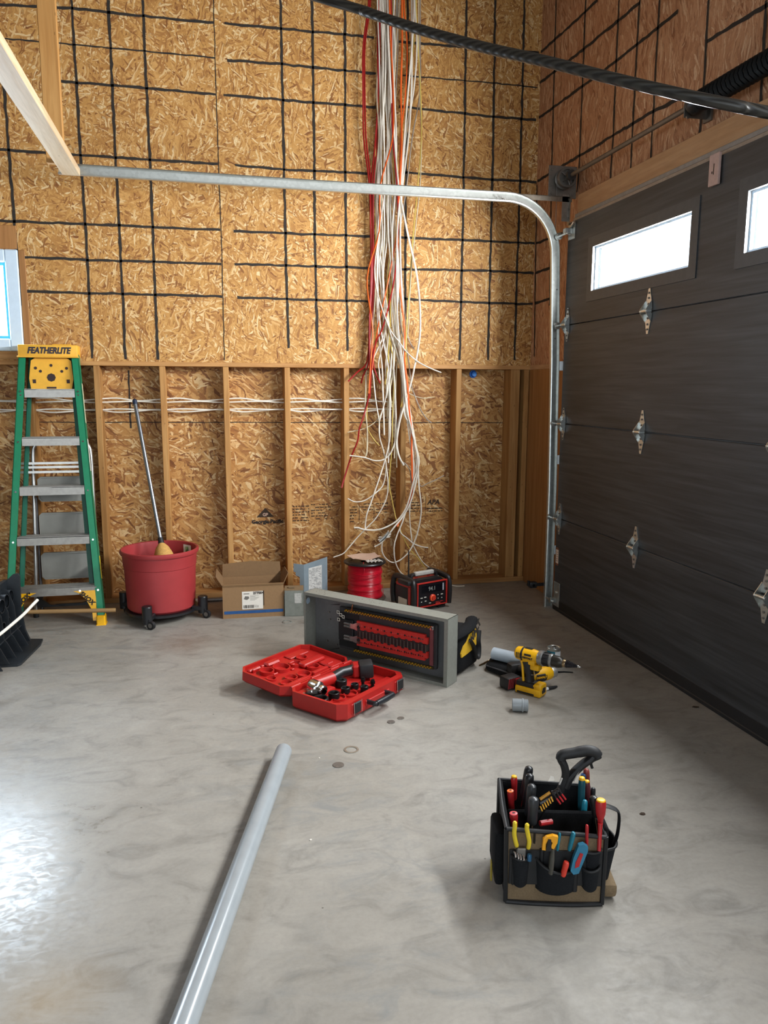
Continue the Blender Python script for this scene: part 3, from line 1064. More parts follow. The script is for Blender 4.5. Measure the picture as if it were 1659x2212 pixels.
L = 'white cable hanging in the bundle and ending '
LOW = [
    ('i', [(880, 760), (888, 828), (897, 857), (909, 886), (922, 905), (932, 913)], .0042, GREYJ, L + 'high in the bay right of the bundle', -.05),
    ('d', [(833, 790), (835, 847), (824, 894), (819, 915), (820, 944), (830, 982), (836, 1020), (838, 1050), (833, 1081), (813, 1118), (792, 1140), (772, 1161), (755, 1181), (741, 1196), (720, 1204)], .0044, WHITEJ, 'white cable curving left to a bare tip above the grey panel cover', -.06),
    ('e', [(850, 780), (854, 860), (856, 930), (853, 955), (843, 980), (828, 993), (809, 995), (786, 988), (755, 984)], .005, WHITEJ, 'white cable looping left at half height to end by a stud', -.07),
    ('k', [(793, 780), (790, 838), (789, 886), (793, 925), (793, 973), (789, 988)], .005, CREAMJ, 'cream cable hanging straight down at the left side of the bundle', -.05),
    ('a', [(805, 780), (807, 818), (812, 867), (819, 911), (820, 944), (828, 973), (834, 1007), (828, 1046), (810, 1066), (788, 1081), (767, 1084), (751, 1077)], .0046, WHITEJ, 'white cable swinging left below half height with an upturned end', -.06),
    ('b', [(838, 790), (842, 860), (843, 930), (836, 977), (820, 1031), (803, 1081), (792, 1112), (789, 1138), (791, 1145)], .005, WHITEJ, 'white cable bowing left and stopping above the red spool', -.08),
    ('m', [(850, 790), (848, 900), (847, 960), (841, 1040), (845, 1071), (852, 1105), (856, 1122), (864, 1142), (876, 1171), (890, 1192), (905, 1208), (917, 1226)], .0036, YELJ, 'thin yellow cable slanting to a tip above the radio', -.06),
    ('h', [(868, 800), (872, 857), (874, 896), (886, 919), (893, 944), (901, 973), (905, 1002), (893, 1040), (884, 1077), (874, 1103), (856, 1126), (831, 1140), (811, 1145), (788, 1144), (774, 1140), (765, 1140)], .006, WHITEJ, 'thick white cable sweeping left above the spool to a blunt end', -.09),
    ('g', [(870, 790), (878, 880), (892, 940), (903, 1000), (899, 1040), (886, 1087), (870, 1116), (852, 1138), (839, 1155), (823, 1173), (809, 1181)], .0055, WHITEJ, 'white cable ending in a stripped knot just above the spool', -.10),
    ('j', [(872, 780), (880, 880), (890, 960), (893, 1030), (880, 1091), (870, 1126), (858, 1155), (851, 1183), (854, 1214), (864, 1235), (880, 1246), (901, 1246), (917, 1241), (929, 1235)], .005, WHITEJ, 'white cable dropping into a low loop that rises behind the radio handle', -.09),
    ('f', [(872, 800), (876, 840), (885, 900), (897, 960), (900, 1000), (893, 1050), (886, 1091), (885, 1122), (890, 1167), (897, 1187), (913, 1214), (936, 1233), (960, 1257), (983, 1270), (1003, 1278)], .0045, WHITEJ, 'white cable trailing to the floor right of the radio', -.05),
    ('n', [(872, 790), (880, 850), (890, 915), (897, 954), (903, 1002), (905, 1050), (910, 1101), (903, 1146), (893, 1175), (880, 1196), (864, 1210), (848, 1215), (833, 1206), (825, 1190), (826, 1171), (833, 1155)], .0052, WHITEJ, 'white cable making a wide round loop beside the radio antenna', -.08),
    ('c', [(868, 800), (876, 880), (888, 970), (897, 1020), (888, 1070), (875, 1110), (864, 1146), (880, 1163), (895, 1175), (911, 1181), (925, 1183)], .0046, WHITEJ, 'white cable kinking right at the bottom to a tip above the radio', -.07),
    ('c', [(860, 780), (868, 820), (874, 842), (890, 853), (913, 860), (934, 858)], .0032, CREAMJ, 'thin cream cable end curling right below the ledge', -.04),
    ('b', [(840, 800), (830, 870), (816, 905), (789, 925), (751, 934)], .0032, CREAMJ, 'thin cream cable end reaching left to a stud', -.03),
    ('e', [(880, 850), (890, 930), (898, 1000), (907, 1048), (924, 1044), (944, 1035), (959, 1027)], .0036, GREYJ, 'thin grey-white cable end pointing right at knee height', -.04),
    ('f', [(868, 860), (858, 930), (863, 988), (878, 1004), (886, 1019), (889, 1045)], .0044, GREYJ, 'grey-white cable bent twice beside the orange cable', -.05),
    ('k', [(792, 800), (793, 880), (793, 921), (807, 948), (820, 963)], .003, YELJ, 'thin yellow cable end left of the bundle', -.04),
    ('a', [(818, 780), (819, 800), (821, 822)], .0044, WHITEJ, 'white cable cut short just under the ledge', -.05),
]
for i, (tk, low, r, mt, lab, dep) in enumerate(LOW):
    hang(tk, low, r, mt, lab, WHITE if mt in (WHITEJ, CREAMJ, GREYJ) else 'yellow cables of the hanging bundle', dep, -.02, seed=i)

# straight fillers in the heart of the bundle that end at various heights
FIN = [(836, 905), (842, 870), (848, 945), (830, 940), (839, 1000), (846, 880), (852, 990), (857, 1010), (834, 860), (861, 960), (866, 1020), (870, 985), (826, 850), (855, 905)]
for i, (tk, (ex, ey)) in enumerate(zip('cadbefgmn', FIN)):
    x7 = TK[tk][7]
    hang(tk, [(x7 * .5 + ex * .5, 790), (ex + (-1) ** i * 3, 840), (ex, ey)], random.choice([.0042, .005, .0055]), random.choice([WHITEJ, GREYJ, WHITEJ, CREAMJ]),
         'plain white cable in the thick of the hanging bundle', WHITE, -.035 - .006 * (i % 6), 0.01, 6.0, seed=50 + i)

# cables that leave the bundle sideways
hang([838, 840, 845, 852, 860, 880, 902, 908], [(902, 760), (895, 794), (890, 818), (878, 861), (866, 899), (859, 934), (857, 963), (863, 988), (872, 1005)], .0068, WHITEJ,
     'thickest white cable bulging right of the bundle over the upper board', WHITE, -.10, seed=81, jit=1)
hang([822, 826, 826, 830, 832, 820, 809, 838], [(864, 741), (878, 760), (901, 780), (924, 793), (953, 805)], .0045, WHITEJ, 'white cable crossing the bundle to end right of it on the ledge', WHITE, -.11, seed=82, jit=1)
hang([858, 860, 855, 852, 856, 862, 868, 876], [(884, 735), (895, 755)], .004, GREYJ, 'grey-white cable ending right of the bundle just above the ledge', WHITE, -.05, seed=83, jit=1)

# coloured cables
REDG, ORG, YEG = 'red cables of the hanging bundle', 'orange cables of the hanging bundle', 'yellow cables of the hanging bundle'
hang([797, 785, 784, 786, 798, 801, 801, 798], [(799, 799), (796, 857), (785, 900), (776, 927), (772, 954), (758, 988), (743, 1035), (738, 1054)], .0058, REDJ,
     'red cable running down the left side and slanting to a stud below', REDG, -.07, seed=91, jit=.5)
hang([800, 788, 787, 790, 802, 804, 803, 797], [(793, 780), (770, 805), (752, 824)], .0058, REDJ, 'red cable flaring left to end below the ledge', REDG, -.055, seed=92, jit=1)
hang([818, 816, 817, 812, 803, 806, 805, 799], [(797, 780), (785, 810), (780, 828)], .0058, REDJ, 'short red cable ending just left of the bundle', REDG, -.05, seed=93, jit=1)
hang([822, 820, 820, 815, 806, 807, 807, 803], [(806, 780), (813, 810), (821, 828)], .0058, REDJ, 'red cable ending in the bundle just below the ledge', REDG, -.045, seed=94, jit=1)
hang([845, 846, 847, 849, 858, 860, 852, 829], [(812, 740), (803, 790), (799, 860)], .005, REDJ, 'red cable snaking through the middle of the bundle', REDG, -.10, seed=95, jit=1)
hang([841, 845, 849, 848, 822, 819, 793, 804], [(804, 740), (800, 790), (797, 850)], .0052, ORJ, 'orange cable looping out over the left edge of the bundle', ORG, -.11, seed=96, jit=.5)
hang([872, 879, 876, 866, 862, 858, 840, 818], [(810, 750), (803, 800)], .0048, ORJ, 'orange cable crossing from right to left through the bundle', ORG, -.085, seed=97, jit=.5)
hang([868, 869, 866, 868, 864, 858, 862, 873], [(874, 740), (874, 779), (880, 828), (884, 886), (889, 934), (889, 973), (890, 1021), (891, 1050), (886, 1081), (874, 1107), (862, 1128), (858, 1138)], .0064, ORJ,
     'orange cable hanging down the right side of the bundle to knee height', ORG, -.095, seed=98, jit=.5)
hang([899, 903, 909, 910, 902, 893, 886, 879], [(877, 745), (875, 830), (866, 880)], .0042, YELJ, 'yellow cable hanging clear of the right side of the bundle', YEG, -.08, seed=99, jit=.5)
hang([894, 893, 880, 872, 866, 855, 846, 842], [(838, 780), (832, 830)], .004, YELJ, 'yellow cable fanning in from the upper right of the bundle', YEG, -.06, seed=100, jit=1)
hang([905, 904, 906, 911, 907, 896, 888, 882], [(880, 730)], .0036, CREAMJ, 'cream cable beside the yellow one right of the bundle', YEG, -.07, seed=101, jit=1)

# twist of stripped ends over the spool
kn = thing('cable_knot', 'tangle of stripped white cable ends taped together above the red spool', 'cable ends', tuple(AY(830, 1160, -.13)))
for i in range(7):
    a = i * 2.3
    e = Vector((.032 + .016 * cos(a), -.008 + .008 * sin(i), .022 + .022 * sin(a * 1.7)))
    G().tube(spline([tuple(-e * .9), (0.006 * cos(i * 2), -.006, .005 * sin(i)), tuple(e)], 5), .0036, 6).build('cable_end', GREYJ if i % 2 else WHITEJ, kn)
G().tube([(-.035, -.006, -.03), (.0, -.008, 0), (.03, -.006, .035)], [.010, .012, .010], 8).build('tape_wrap', ZINC, kn)

# loose cable at the left edge
pts = [tuple(AY(x, y, yy)) for x, y, yy in ((-120, 1440, -1.62), (-55, 1408, -1.50), (-20, 1384, -1.42), (0, 1370, -1.38), (28, 1347, -1.30), (52, 1326, -1.22), (70, 1307, -1.16), (81, 1296, -1.12))]
cable('loose_cable', pts, .0078, WHITEJ, 'loose white cable end rising in front of the dark ribbed plastic stand', None, 6, 8)
p = AY(1023, 808, .12)
bc = thing('conduit_plug', 'bright blue round plastic plug on the board in the right stud bay', 'plug', (p.x, .139, p.z))
G().lathe([(.0, -.034), (.017, -.034), (.019, -.03), (.019, -.012), (.027, -.012), (.027, 0), (.012, 0)], n=24, axis=(0, 1, 0)).build('plug_body', BLUEP, bc)
G().lathe([(0, -.036), (.012, -.036), (.013, -.034)], (.003, 0, -.004), n=20, axis=(0, 1, 0)).build('cap', plain('lighter_blue', '#4d9cf0', .4), bc)

# ================================================================== LEFT SIDE: ladder, step stool, bin, box
# stepladder leaning folded on the wall; local frame: x right, y away (up the lean), z along the ladder
lad = thing('stepladder', 'green fibreglass stepladder with yellow top leaning on the back wall', 'ladder', (-3.125, -.475, 0))
top = Vector((-3.135, -.085, 1.69)) - Vector((-3.125, -.475, 0))
LZ = top.normalized()
LN = Vector((0, -LZ.z, LZ.y)).normalized()            # outward, towards the room


def lp(x, s, o=0.0):
    """point on the ladder: x across, s along the rails in metres, o out of the rail plane"""
    return Vector((x, 0, 0)) + LZ * s + LN * o


SL = top.length
half = lambda s: .285 + (.168 - .285) * s / SL
for sgn in (-1, 1):
    g = G()
    a0, a1 = half(.10), half(SL - .03)
    for (w0, w1, o0, o1) in ((0, -.040, -.004, .004), (0, -.005, -.055, .004), (-.001, -.03, -.055, -.050)):
        vs = []
        for s, h in ((.035, half(.035)), (SL - .03, a1)):
            for (w, o) in ((w0, o0), (w1, o0), (w1, o1), (w0, o1)):
                vs.append(lp(sgn * (h + w), s, o))
        g.add(vs, [(0, 1, 2, 3), (7, 6, 5, 4), (0, 4, 5, 1), (1, 5, 6, 2), (2, 6, 7, 3), (3, 7, 4, 0)])
    g.build('front_rail', LADGRN, lad, smooth=0)
    g = G()
    for (w0, w1, o0, o1) in ((-.052, -.08, -.085, -.060), (-.052, -.056, -.105, -.060)):
        vs = []
        for s, h in ((.10, a0), (SL - .06, a1)):
            for (w, o) in ((w0, o0), (w1, o0), (w1, o1), (w0, o1)):
                vs.append(lp(sgn * (h + w * (1 if s < 1 else .8)), s, o))
        g.add(vs, [(0, 1, 2, 3), (7, 6, 5, 4), (0, 4, 5, 1), (1, 5, 6, 2), (2, 6, 7, 3), (3, 7, 4, 0)])
    g.build('rear_rail', plain('dark_green_fibreglass', '#0c5c46', .5), lad, smooth=0)
    # foot
    M = Matrix.Translation(lp(sgn * (half(.05) - .02), .05, -.02))
    g = G().box((-.026, -.05, -.05), (.026, .026, .012), bev=.006, M=M).box((-.03, -.054, -.052), (.03, .03, -.04), bev=.004, M=M)
    g.build('foot', YELP, lad)
    # corner gusset
    poly = [(0, 0), (-.13, 0), (-.10, -.012), (-.06, -.05), (-.025, -.12), (-.02, -.185), (0, -.185)]
    poly = [(a * -sgn * -1, b) for a, b in poly]
    sB = .232
    hh = half(.15)
    gs = G().prism(poly, lp(sgn * (hh - .040), sB - .022, -.006), (1, 0, 0), LZ, .010 * 1)
    gs = gs.build('corner_brace', YELP, lad, smooth=0)
    cen = lp(sgn * (hh - .040 - .052), sB - .022 - .045, .0065)
    d = (Vector((1, 0, 0)) * .72 + LZ * (-.7 * sgn)).normalized()
    text('lettering', 'SHOX', .036, gs, cen, d, LN.cross(d), INK, bold=.0018, shear=.2, sx=1.05)
steps = [.235, .545, .850, 1.155, 1.455]
for i, s in enumerate(steps):
    h = half(s) - (.042 if i else .030)
    d = .085 + .012 * (4 - i) / 4
    g = G()
    # tread is level, front face hangs down from it
    c = lp(0, s, .003)
    g.box((-h, -.003, -.048), (h, .0, .0), M=Matrix.Translation(c))
    g.box((-h, -.003, -.003), (h, d, .0), M=Matrix.Translation(c))
    for k in range(6):
        y = .004 + (d - .008) * k / 5
        g.box((-h, y - .003, 0), (h, y + .003, .0035), M=Matrix.Translation(c))
    g.box((-h, d - .003, -.03), (h, d, 0), M=Matrix.Translation(c))
    st = g.build('step', ALU, lad, smooth=0)
    for sgn in (-1, 1):
        for dz in ((-.012, -.034) if i == 4 else (-.024,)):
            q = c + Vector((sgn * (half(s) - .021), -.004, dz))
            G().cyl(q, q + LN * .005, .006, n=8).build('rivet', CHROME, st)
            if i == 0:
                q = c + Vector((sgn * h * .6, -.003, dz))
                G().cyl(q, q + LN * .004, .006, n=8).build('rivet', CHROME, st)
# rear spreader bars
BRIGHT = plain('bright_aluminium', '#c4c1ba', .35, .8)
for s, o in ((.955, -.07), (.985, -.07), (1.01, -.07)):
    G().box((-.21, -.006, -.008), (.21, .006, .006), M=Matrix.Translation(lp(.0, s, o))).build('rear_brace', BRIGHT, lad, smooth=0)
# top cap
c = lp(0, SL, 0)
M = Matrix.Translation(c)
g = G().box((-.172, -.035, -.075), (.172, .085, .0), bev=.007, M=M, seg=2)
g.box((-.178, -.042, -.078), (.178, -.03, -.068), bev=.003, M=M)
g.cyl(c + Vector((-.1, .03, -.002)), c + Vector((-.1, .03, .003)), .02, n=16).box((.02, .0, -.001), (.13, .05, .006), bev=.003, M=M)
cap = g.build('top_cap', LADYEL, lad)
text('lettering', 'FEATHERLITE', .052, cap, c + Vector((.005, -.0365, -.036)), (1, 0, 0), (0, 0, 1), plain('dark_lettering', '#2b2430', .6), bold=.0022, shear=.28, sx=.80)
# tool tray hanging under the cap, holes laid on as plates coloured like their shade
tc = lp(.008, SL - .183, -.035)
MT = Matrix.Translation(tc)
pts = [(-.118, -.09), (-.10, -.1), (.10, -.1), (.118, -.09), (.128, -.02), (.116, .09), (.08, .115), (-.08, .115), (-.116, .09), (-.128, -.02)]
g = G().prism(pts, tc + Vector((0, 0, 0)), (1, 0, 0), (0, .18, .983), .014)
tray = g.build('tool_tray', LADYEL, lad, smooth=30)
HOLE = plain('hole_shadow_brown', '#3a2c2a', .9)
for (x, z, r) in ((0, -.012, .026), (-.09, .045, .009), (-.062, .026, .009), (0, .062, .009), (.062, .026, .009), (.09, .045, .009)):
    q = tc + Vector((x, -.0145 + z * .18, z))
    G().cyl(q, q + Vector((0, -.0012, .0002)), r, n=8 if r > .02 else 14).build('tray_hole', HOLE, tray, smooth=0)
for (x, z, sx_, sz_) in ((-.098, -.042, .009, .018), (.098, -.042, .009, .018), (0, -.075, .028, .006)):
    q = tc + Vector((x, -.0142 + z * .18, z))
    G().box(q - Vector((sx_, .0012, sz_)), q + Vector((sx_, .0006, sz_))).build('tray_slot', HOLE, tray, smooth=0)
# rating labels on the right rail
h = half(1.35)
for (s0, s1, col) in ((.28, .42, '#d9c23c'), (.95, 1.15, '#d8d4c6'), (1.25, 1.5, '#c9c7a5')):
    g = G()
    vs = [lp(half(s) + .0012, s, o) for s in (s0, s1) for o in (-.045, -.012)]
    vs += [v + Vector((.0008, 0, 0)) for v in vs]
    g.add(vs, [(0, 1, 3, 2), (4, 6, 7, 5), (0, 4, 5, 1), (2, 3, 7, 6), (0, 2, 6, 4), (1, 5, 7, 3)])
    g.build('rail_label', plain('ladder_label', col, .6, 0, .25, 50), lad, smooth=0)

# aluminium folding step stool behind the ladder
ss = thing('step_stool', 'folded aluminium step stool with grey plastic treads behind the green stepladder', 'step stool', (-3.07, -.10, 0))
OO = Vector((-3.07, -.10, 0))


def q3(px, py, y): return AY(px, py, y) - OO


ys = lambda z: -.24 + .15 * z
g = G()
left = [q3(79, 1340, -.235), q3(77, 1200, -.19), q3(73, 1060, -.14), q3(71, 985, -.12), q3(75, 963, -.115), q3(86, 951, -.112), q3(105, 948, -.11)]
cx0 = q3(143, 1190, -.18).x
right = [Vector((2 * cx0 - v.x, v.y, v.z)) for v in left]
bow = left + [Vector((cx0, left[-1].y, left[-1].z + .002))] + right[::-1]
bow[0].z = right[0].z = .012
bow[-1].z = .012
g.tube(spline(bow, 6), .0125, 12)
g.build('tube_frame', plain('bright_tube', '#b9b9b6', .3, .9), ss)
DKT = plain('dark_tube', '#6d6d70', .35, .8)
for x in (bow[0].x + .025, bow[-1].x - .025):
    G().tube([(x, bow[0].y + .06, .02), (x, -.04, .75)], .011, 10).build('rear_leg', DKT, ss)
for x in (bow[0].x, bow[-1].x):
    G().cyl((x, bow[0].y, 0), (x, bow[0].y, .05), .0165, n=14).build('rubber_foot', RUBBER, ss)
for (px0, py0, px1, py1, yy, tone) in ((84, 1028, 190, 1084, -.135, 0), (88, 1105, 195, 1172, -.165, 1), (92, 1190, 199, 1252, -.195, 1)):
    a, b = q3(px0, py1, yy), q3(px1, py0, yy)
    g = G()
    g.prism(oct_poly(a.x, a.z, b.x, b.z, .018), (0, a.y + .018, 0), (1, 0, 0), (0, 0, 1), .018)
    g.ring(oct_poly(a.x, a.z, b.x, b.z, .018), oct_poly(a.x + .008, a.z + .008, b.x - .008, b.z - .008, .014), (0, a.y, 0), (1, 0, 0), (0, 0, 1), .005)
    g.build('tread', GREYP, ss, smooth=30)
g = G().prism([(.0, .0), (.0, .11), (.03, .05), (.07, .015), (.16, 0)], (bow[0].x + .02, -.16, .075), (1, 0, 0), (0, 0, 1), .02)
g.prism([(.0, .0), (-.0, .03), (-.09, .0)], (bow[-1].x - .02, -.16, .085), (1, 0, 0), (0, 0, 1), .02)
g.box((bow[0].x + .02, -.165, .07), (bow[-1].x - .02, -.15, .086))
g.build('foot_brace', BLACKP, ss, smooth=0)

# dowel lying across, its left end caught in the ribbed stand
p0, p1 = Vector((-3.20, -.735, .1135)), Vector((-2.785, -.565, .113))
p1 = AY(250, 1318, -.57)
p0 = AY(60, 1322, -.60)
g = G().cyl((0, 0, 0), p1 - p0, .0125, n=14)
dow = tag(g.build('wooden_pole', lumber('dowel_wood', 'x', '#7d5f3c', '#a88658', knots=False), None, p0), 'brown wooden pole held level across the foot of the green stepladder', 'pole')

# dark ribbed plastic stand cut by the left edge of the frame
rb = thing('plastic_stand', 'dark ribbed plastic stand on a flat base at the left edge of the floor', 'plastic stand', (-3.25, -.95, 0))
O_ = Vector((-3.25, -.95, 0))
base = [AZ(x, y, 0) - O_ for x, y in ((93, 1384), (88, 1395), (46, 1437), (38, 1440))]
poly = [(v.x, v.y) for v in base] + [(-.55, base[-1].y), (-.55, .26), (-.07, .26)]
G().prism(poly, (0, 0, 0), (1, 0, 0), (0, 1, 0), .012).build('base_plate', NAVYP, rb, smooth=0)
# leaning back wall of the stand and its outward fins
wl = G()
wl.prism([(-.30, .012), (.038, .012), (.016, .075), (.002, .20), (.006, .39), (-.004, .405), (-.03, .40), (-.06, .372), (-.30, .30)], (0, .215, 0), (1, 0, 0), (0, 0, 1), .022)
wl.build('end_wall', NAVYP, rb, smooth=0)
wl = G()
wl.add([Vector(p) for p in ((-.08, .2, .012), (-.06, .2, .372), (-.14, -.55, .36), (-.16, -.55, .012), (-.10, .2, .012), (-.08, .2, .372), (-.16, -.55, .36), (-.18, -.55, .012))],
       [(0, 1, 2, 3), (7, 6, 5, 4), (0, 4, 5, 1), (1, 5, 6, 2), (2, 6, 7, 3), (3, 7, 4, 0)])
wl.build('back_web', NAVYP, rb, smooth=0)
for i, y in enumerate((.12, .02, -.08, -.18, -.28)):
    x1 = .046 - .010 * i
    g = G().prism([(-.16, .012), (x1, .012), (x1 - .04, .10), (x1 - .052, .112), (x1 - .058, .24), (x1 - .085, .33 - .02 * i), (x1 - .10, .34 - .02 * i), (-.16, .34 - .02 * i)], (0, y, 0), (1, 0, 0), (0, 0, 1), .009)
    g.build('rib', NAVYP, rb, smooth=0)
for (z, x1) in ((.105, .0), (.235, -.035)):
    G().prism([(-.15, -.30), (x1 - .045, -.28), (x1, .19), (-.10, .19)], (0, 0, z), (1, 0, 0), (0, 1, 0), .008).build('cross_rib', NAVYP, rb, smooth=0)
for y in (.165, .07, -.03):
    for (z, r) in ((.285, .034), (.17, .024), (.055, .022)):
        G().lathe([(r, 0), (r + .005, 0), (r + .005, .05), (r, .05)], (-.085, y, z), 18, axis=(1, -.15, 0)).build('round_boss', NAVYP, rb)

# wheeled bin
bn = thing('wheeled_bin', 'round brick-red plastic bin on a black caster dolly', 'bin', (-2.51, -.36, 0))
zr, r0, r1 = .442, .208, .228
g = G().lathe([(0, .062), (r0 - .012, .062), (r0, .075), (.2185, .33), (.2185, .333), (.222, .336), (.2255, zr - .05), (.2265, zr - .045), (.2265, zr - .03), (.237, zr - .028), (.241, zr - .016), (.239, zr - .004), (.233, zr), (.224, zr - .003), (.219, zr - .03), (.214, .30), (.201, .085), (0, .08)], n=64)
g.build('bin_body', BINRED, bn)
stk = G()
vs = []
for k in range(7):
    a = .50 + .36 * k / 6
    for z in (.365, .424):
        vs.append((.2158 * cos(a), .2158 * sin(a), z))
for k in range(7):
    a = .50 + .36 * k / 6
    for z in (.365, .424):
        vs.append((.2148 * cos(a), .2148 * sin(a), z))
fs = [(2 * k, 2 * k + 2, 2 * k + 3, 2 * k + 1) for k in range(6)] + [(14 + 2 * k, 14 + 2 * k + 1, 14 + 2 * k + 3, 14 + 2 * k + 2) for k in range(6)]
stk.add(vs, fs)
so = stk.build('sticker', PAPER, bn)
a = .68
G().box((.2130 * cos(a) - .012, .2130 * sin(a) - .012, .377), (.2130 * cos(a) + .004, .2130 * sin(a) + .004, .412)).build('print', plain('green_print', '#5d6b3a', .6), so, smooth=0)
g = G().lathe([(.09, .045), (.225, .045), (.225, .060), (.09, .060)], n=48)
g.build('dolly_ring', BLACKP, bn)
for ang in (-1.84, -.32, 2.67, 1.2):
    ca, sa = cos(ang), sin(ang)
    R_ = Matrix.Rotation(ang, 4, 'Z')
    g = G().box((.20, -.03, .046), (.275, .03, .078), bev=.006, M=R_).cyl((.268 * ca, .268 * sa, .03), (.268 * ca, .268 * sa, .135), .030, n=20)
    g.lathe([(0, .137), (.028, .137), (.031, .131)], (.268 * ca, .268 * sa, 0), 20)
    cs = g.build('caster', BLACKP, bn)
    w = Vector((.268 * ca + .022, .268 * sa - .03, .026))
    ax = Vector((.55, .83, 0)).normalized()
    g = G().lathe([(.010, -.010), (.026, -.010), (.026, .010), (.010, .010)], w, 22, axis=ax)
    g.lathe([(.0, -.011), (.014, -.011), (.014, .011), (0, .011)], w, 16, axis=ax, mat=1)
    g.build('wheel', [RUBBER, DULL], cs)
    G().box((w.x - .016, w.y - .004, .03), (w.x - .002, w.y + .03, .062), bev=.003).build('fork', BLACKP, cs)

# straw broom standing in the bin
b0, b1 = AY(347, 1166, -.27), AY(290, 862, -.012)
br = thing('broom', 'straw broom with a metal handle standing in the red bin', 'broom', tuple(b0))
d = b1 - b0
G().tube([(0, 0, 0), d * .965], .0125, 12).build('handle', plain('brushed_handle', '#8f949b', .3, .85), br)
G().tube([d * .962, d * .99, d], [.0150, .0150, .008], 12).build('handle_cap', plain('dark_blue_cap', '#1f2c44', .4), br)
dn = -d.normalized()
G().tube([dn * -.015, dn * .03], [.016, .020], 12).build('ferrule', RUBBER, br)
xx = Vector((1, 0, 0))
g = G().tube([dn * .02, dn * .05, dn * .09, dn * .14, dn * .22, dn * .30], [.018, .048, .068, .082, .095, .10], 24, flat=.85)
g.build('bristles', STRAW, br)

# cardboard box
bo = thing('cardboard_box', 'open brown cardboard box with a white label left of the grey enclosures', 'cardboard box', (-2.134, -.518, 0), (0, 0, -.024))
BW, BD, BH, T = .381, .255, .208, .005
g = G().box((0, 0, .0), (BW, T, BH)).box((0, BD - T, 0), (BW, BD, BH)).box((0, T, 0), (T, BD - T, BH)).box((BW - T, T, 0), (BW, BD - T, BH)).box((T, T, 0), (BW - T, BD - T, T))
g.build('carton', CARD, bo, smooth=0)
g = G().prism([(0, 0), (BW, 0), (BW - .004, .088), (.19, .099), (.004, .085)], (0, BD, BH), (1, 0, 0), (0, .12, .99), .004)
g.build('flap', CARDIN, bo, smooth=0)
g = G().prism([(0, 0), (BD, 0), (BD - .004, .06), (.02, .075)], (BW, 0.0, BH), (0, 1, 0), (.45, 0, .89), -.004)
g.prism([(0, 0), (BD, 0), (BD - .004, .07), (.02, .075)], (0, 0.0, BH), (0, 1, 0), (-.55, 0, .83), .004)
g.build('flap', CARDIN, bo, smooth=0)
g = G().prism([(.0, 0), (BW, 0), (BW - .004, .012), (.006, .012)], (0, 0, BH), (1, 0, 0), (0, -.3, .95), .004)
g.build('flap', CARD, bo, smooth=0)
G().box((.008, -.0012, .028), (BW - .004, .0, .047)).build('blue_stripe', BLUEINK, bo, smooth=0)
lb = G().box((.120, -.0016, .055), (.250, 0, .170)).build('label', PAPER, bo, smooth=0)
text('lettering', '277004', .022, lb, (.222, -.0018, .158), (1, 0, 0), (0, 0, 1), INK, .0003, bold=.0012)
g = G()
rr = random.Random(3)
x = .128
while x < .19:
    w_ = rr.choice([.0015, .003, .0045])
    g.box((x, -.0021, .062), (x + w_, -.0016, .082))
    x += w_ + rr.choice([.0015, .003])
g.build('barcode', INK, lb, smooth=0)
g = G().box((.216, -.0021, .064), (.219, -.0016, .078)).box((.130, -.0021, .153), (.165, -.0016, .158))
g.prism([(.0, 0), (.02, -.006), (.034, .004), (.03, .016), (.008, .018)], (.131, -.0021, .122), (1, 0, 0), (0, 0, 1), .0004)
for k in range(6):
    g.box((.170, -.0021, .142 - .006 * k), (.170 + rr.uniform(.03, .065), -.0016, .1435 - .006 * k))
for k in range(3):
    g.box((.196, -.0021, .066 + .006 * k), (.212, -.0016, .0675 + .006 * k))
g.build('small_print', plain('grey_print', '#6b6862', .7), lb, smooth=0)
G().box((.250, -.0008, .075), (.258, 0, .172)).build('cut_slot', plain('slot_brown', '#4a3825', .9), bo, smooth=0)

# ================================================================== CENTRE GROUP
# small grey box between the carton and the panel
jb = thing('junction_box', 'small grey metal box with a sticker beside the cardboard box', 'electrical box', (-1.70, -.50, 0), (0, 0, -.12))
g = G().box((-.045, -.05, 0), (.075, -.047, .17)).box((-.045, .047, 0), (.075, .05, .17)).box((-.045, -.05, 0), (-.042, .05, .17)).box((.072, -.05, 0), (.075, .05, .17)).box((-.045, -.05, 0), (.075, .05, .003))
g.box((-.058, -.02, .03), (-.045, .01, .12), bev=.003)
g.build('box_body', plain('grey_box_paint', '#84877f', .45, .3), jb, smooth=0)
g = G().prism([(-.045, -.05), (.075, -.05), (.075, .05), (-.045, .05)], (0, 0, .17), (1, 0, 0), (0, 1, 0.05), .003)
g.box((-.02, -.012, .176), (.02, .012, .182), mat=0)
g.build('lid', plain('dusty_lid', '#7f6a4f', .6), jb, smooth=0)
G().box((.018, -.0515, .085), (.062, -.050, .15)).build('sticker', plain('grey_sticker', '#b4b2ac', .6, 0, .25, 120), jb, smooth=0)
jb2 = thing('metal_bracket', 'low grey metal bracket on the floor at the left end of the open panel', 'bracket', (-1.60, -.72, 0), (0, 0, -.2))
G().box((-.03, -.02, 0), (.10, -.017, .085)).box((-.03, -.02, 0), (.10, .06, .003)).build('bracket_body', plain('grey_bracket_paint', '#8a8b84', .45, .3), jb2, smooth=0)

